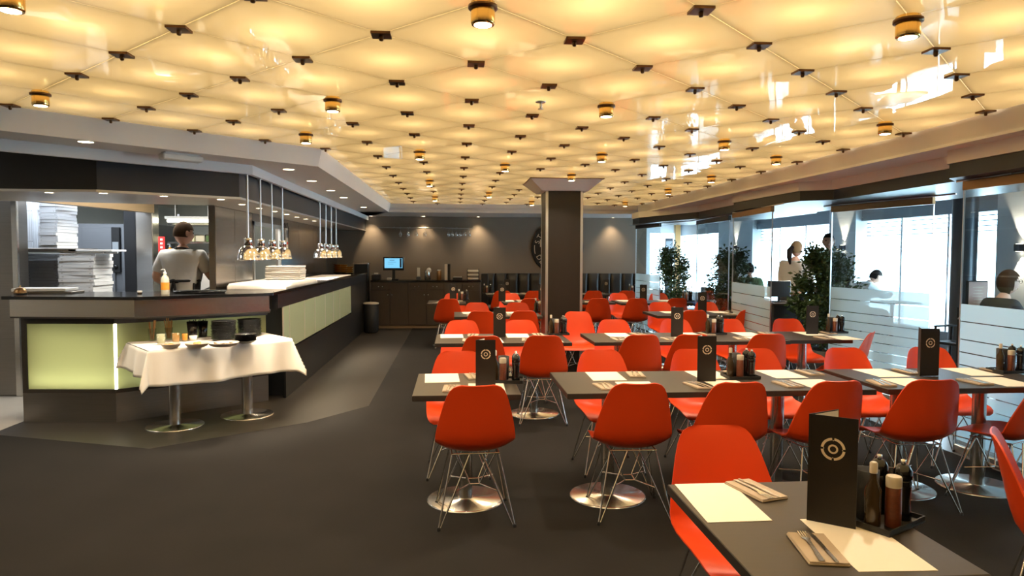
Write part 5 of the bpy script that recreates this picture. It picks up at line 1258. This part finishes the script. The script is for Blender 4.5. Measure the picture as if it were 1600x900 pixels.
    return t, V, Rm
STAND = dict(pelvis=(0, 0, .95), belly=(0, .01, 1.10), chest=(0, 0, 1.30), neck0=(0, -.01, 1.46), neck1=(0, .0, 1.54), head=(0, .02, 1.635), shL=(-.185, -.01, 1.40), shR=(.185, -.01, 1.40), elL=(-.25, -.03, 1.12), elR=(.25, -.03, 1.12), wrL=(-.24, .06, .89), wrR=(.24, .06, .89),
             hipL=(-.09, 0, .90), hipR=(.09, 0, .90), knL=(-.10, .02, .50), knR=(.10, .02, .50), anL=(-.10, -.02, .09), anR=(.10, -.02, .09), toL=(-.11, .12, .04), toR=(.11, .12, .04))
SIT = dict(pelvis=(0, -.05, .545), belly=(0, -.04, .69), chest=(0, -.01, .88), neck0=(0, .01, 1.04), neck1=(0, .035, 1.115), head=(0, .06, 1.205), shL=(-.18, 0, .98), shR=(.18, 0, .98), elL=(-.23, .10, .74), elR=(.23, .10, .74), wrL=(-.14, .33, .775), wrR=(.14, .33, .775),
           hipL=(-.09, .02, .53), hipR=(.09, .02, .53), knL=(-.11, .42, .52), knR=(.11, .42, .52), anL=(-.11, .40, .09), anR=(.11, .40, .09), toL=(-.11, .54, .04), toR=(.11, .54, .04))
# the cook, seen from behind
ck = dict(STAND); ck.update(elR=(.265, .03, 1.20), wrR=(.24, .25, 1.30), elL=(-.255, -.06, 1.19), wrL=(-.13, .12, 1.10), chest=(.0, .0, 1.30))
CS = 1.075; cyk = 7.72
cook, CV, CR = person('cook in white T-shirt and black apron standing with back turned behind the bar', (aty(286, cyk), cyk, 0), R(-6), CS, ck, 'shirt_w', .80, 'dark_cloth', 'hair_brown', .30, -.35, R(-35), R(-4))
m = MB()
for i in range(1):
    P = [[(.160 * CS * math.sin(a) * (1 + .02 * k), -.005 + .122 * CS * -math.cos(a) * (1 + .02 * k) * 1.05, (1.17 - .45 * k) * CS) for k in (0, .25, .5, .75, 1)] for a in [R(55 + 5 * q) for q in range(55)]]
    m.grid(P)
ap = m.build('apron', K['dark_cloth'], cook); so = ap.modifiers.new('thickness', 'SOLIDIFY'); so.thickness = .004
m = MB(); m.tube([(.156 * CS * math.sin(R(a)), -.005 - .122 * CS * math.cos(R(a)), 1.17 * CS) for a in range(0, 361, 12)], .013, 6); m.ball((-.04, -.134 * CS, 1.17 * CS), (.03, .018, .022), 8, 6); m.ball((-.075, -.134 * CS, 1.165 * CS), (.03, .012, .018), 8, 6); m.ball((-.005, -.134 * CS, 1.165 * CS), (.03, .012, .018), 8, 6)
m.tube([(-.04, -.134 * CS, 1.16 * CS), (-.05, -.146 * CS, 1.08 * CS), (-.045, -.144 * CS, 1.00 * CS)], [.012, .014, .012], 6); m.tube([(-.03, -.134 * CS, 1.16 * CS), (-.015, -.146 * CS, 1.10 * CS), (-.02, -.134 * CS, 1.05 * CS)], [.012, .014, .012], 6); m.build('apron_tie', K['dark_cloth'], cook)
m = MB(); m.tube([(.075 * CS * math.sin(R(a)), .0 - .07 * CS * math.cos(R(a)), (1.475 - .02 * math.cos(R(a)) * -1) * CS) for a in range(0, 361, 20)], .009, 6); m.build('neck_band', K['dark_cloth'], cook)
m = MB(); d_ = (CV['wrR'] - CV['elR']); m.tube([CV['elR'] + d_ * .10, CV['elR'] + d_ * .5, CV['wrR'] + d_ * .05], [.058, .056, .048], 12); m.tube([CV['wrR'], CV['wrR'] + d_ * .35], [.055, .03], 10); m.build('oven_mitt', K['dark_cloth'], cook)
o = thing('baking_sheet', 'grey baking sheet tilted in the cook\'s hand', 'baking sheet', (aty(334, 8.15), 8.02, 1.16)); bs_ = MB().bbox((-.17, -.012, 0), (.17, .012, .27), .004).build('sheet', K['steel_d'], o); bs_.rotation_euler = (R(-35), R(-28), 0); o.location.z = 1.17
rm = MB().box((-.175, -.016, .262), (.175, .016, .275)).build('rim', K['steel'], o); rm.rotation_euler = bs_.rotation_euler
# a second cook partly hidden behind
# waiting staff and guests beyond the glass
wt = dict(STAND); wt.update(elL=(-.24, .02, 1.13), wrL=(-.12, .24, 1.05), elR=(.24, .02, 1.13), wrR=(.12, .24, 1.05))
p_, V_, R_ = person('waitress in a white shirt with tied back fair hair beyond the glass doors', (aty(1243, 9.75), 9.75, 0), R(-62), 1.0, wt, 'shirt_w', .8, 'dark_cloth', 'hair_blond', .40, -.50, 0, 0, .5, True)
b = MB().tube([Vector((0, -.10, .03)), Vector((0, -.16, -.02)), Vector((0, -.165, -.12)), Vector((0, -.14, -.22))], [.03, .04, .035, .012], 10); e = MB(); e.add([R_ @ Vector(v) for v in b.v], b.f, True); e.build('ponytail', K['hair_dark'], p_)
person('tall dark haired person standing behind the broad potted tree', (aty(1294, 10.35), 10.35, 0), R(150), 1.075, STAND, 'dark_cloth', .9, 'dark_cloth', 'hair_dark', .35, -.5, 0, 0, .5, True)
ln = dict(SIT); ln.update(chest=(0, .10, .86), neck0=(0, .17, .99), neck1=(0, .22, 1.05), head=(0, .29, 1.11), shL=(-.18, .10, .95), shR=(.18, .10, .95), belly=(0, .02, .69), elL=(-.24, .28, .80), elR=(.24, .28, .80), wrL=(-.10, .44, .80), wrR=(.10, .44, .80))
person('guest in a white shirt bent over a window table behind the frosted pane', (seat_w[0], seat_w[1], 0), R(-90), 1.06, ln, 'shirt_w', .9, 'dark_cloth', 'hair_dark', .3, -.5, 0, R(-25), .5, True)
person('dark haired guest in a green top seated behind the second pane', (seat_g[0], seat_g[1], 0), R(-20), 1.05, SIT, 'green_cloth', .9, 'jeans', 'hair_dark', .3, -.5, 0, 0, .5, True)
p_, V_, R_ = person('long haired woman with glasses and dark top seated behind the long pane', (seat_e[0], seat_e[1], 0), R(-95), 1.05, SIT, 'dark_cloth', .9, 'dark_cloth', 'hair_brown', .35, -.95, 0, 0, .5, True, hair_puff=1.16)
g = MB()
for sx in (-1, 1):
    g.tube([(sx * .034 + .024 * math.cos(R(a)), .098, .012 + .018 * math.sin(R(a))) for a in range(0, 361, 30)], .0022, 5); g.tube([(sx * .058, .096, .015), (sx * .085, .0, .015)], .002, 5)
g.tube([(-.01, .10, .015), (.01, .10, .015)], .002, 5); e = MB(); e.add([R_ @ (Vector(v) * 1.05) for v in g.v], g.f, True); e.build('glasses', K['mattblack'], p_)
# menus and cutlery reach this far; nothing else is in view
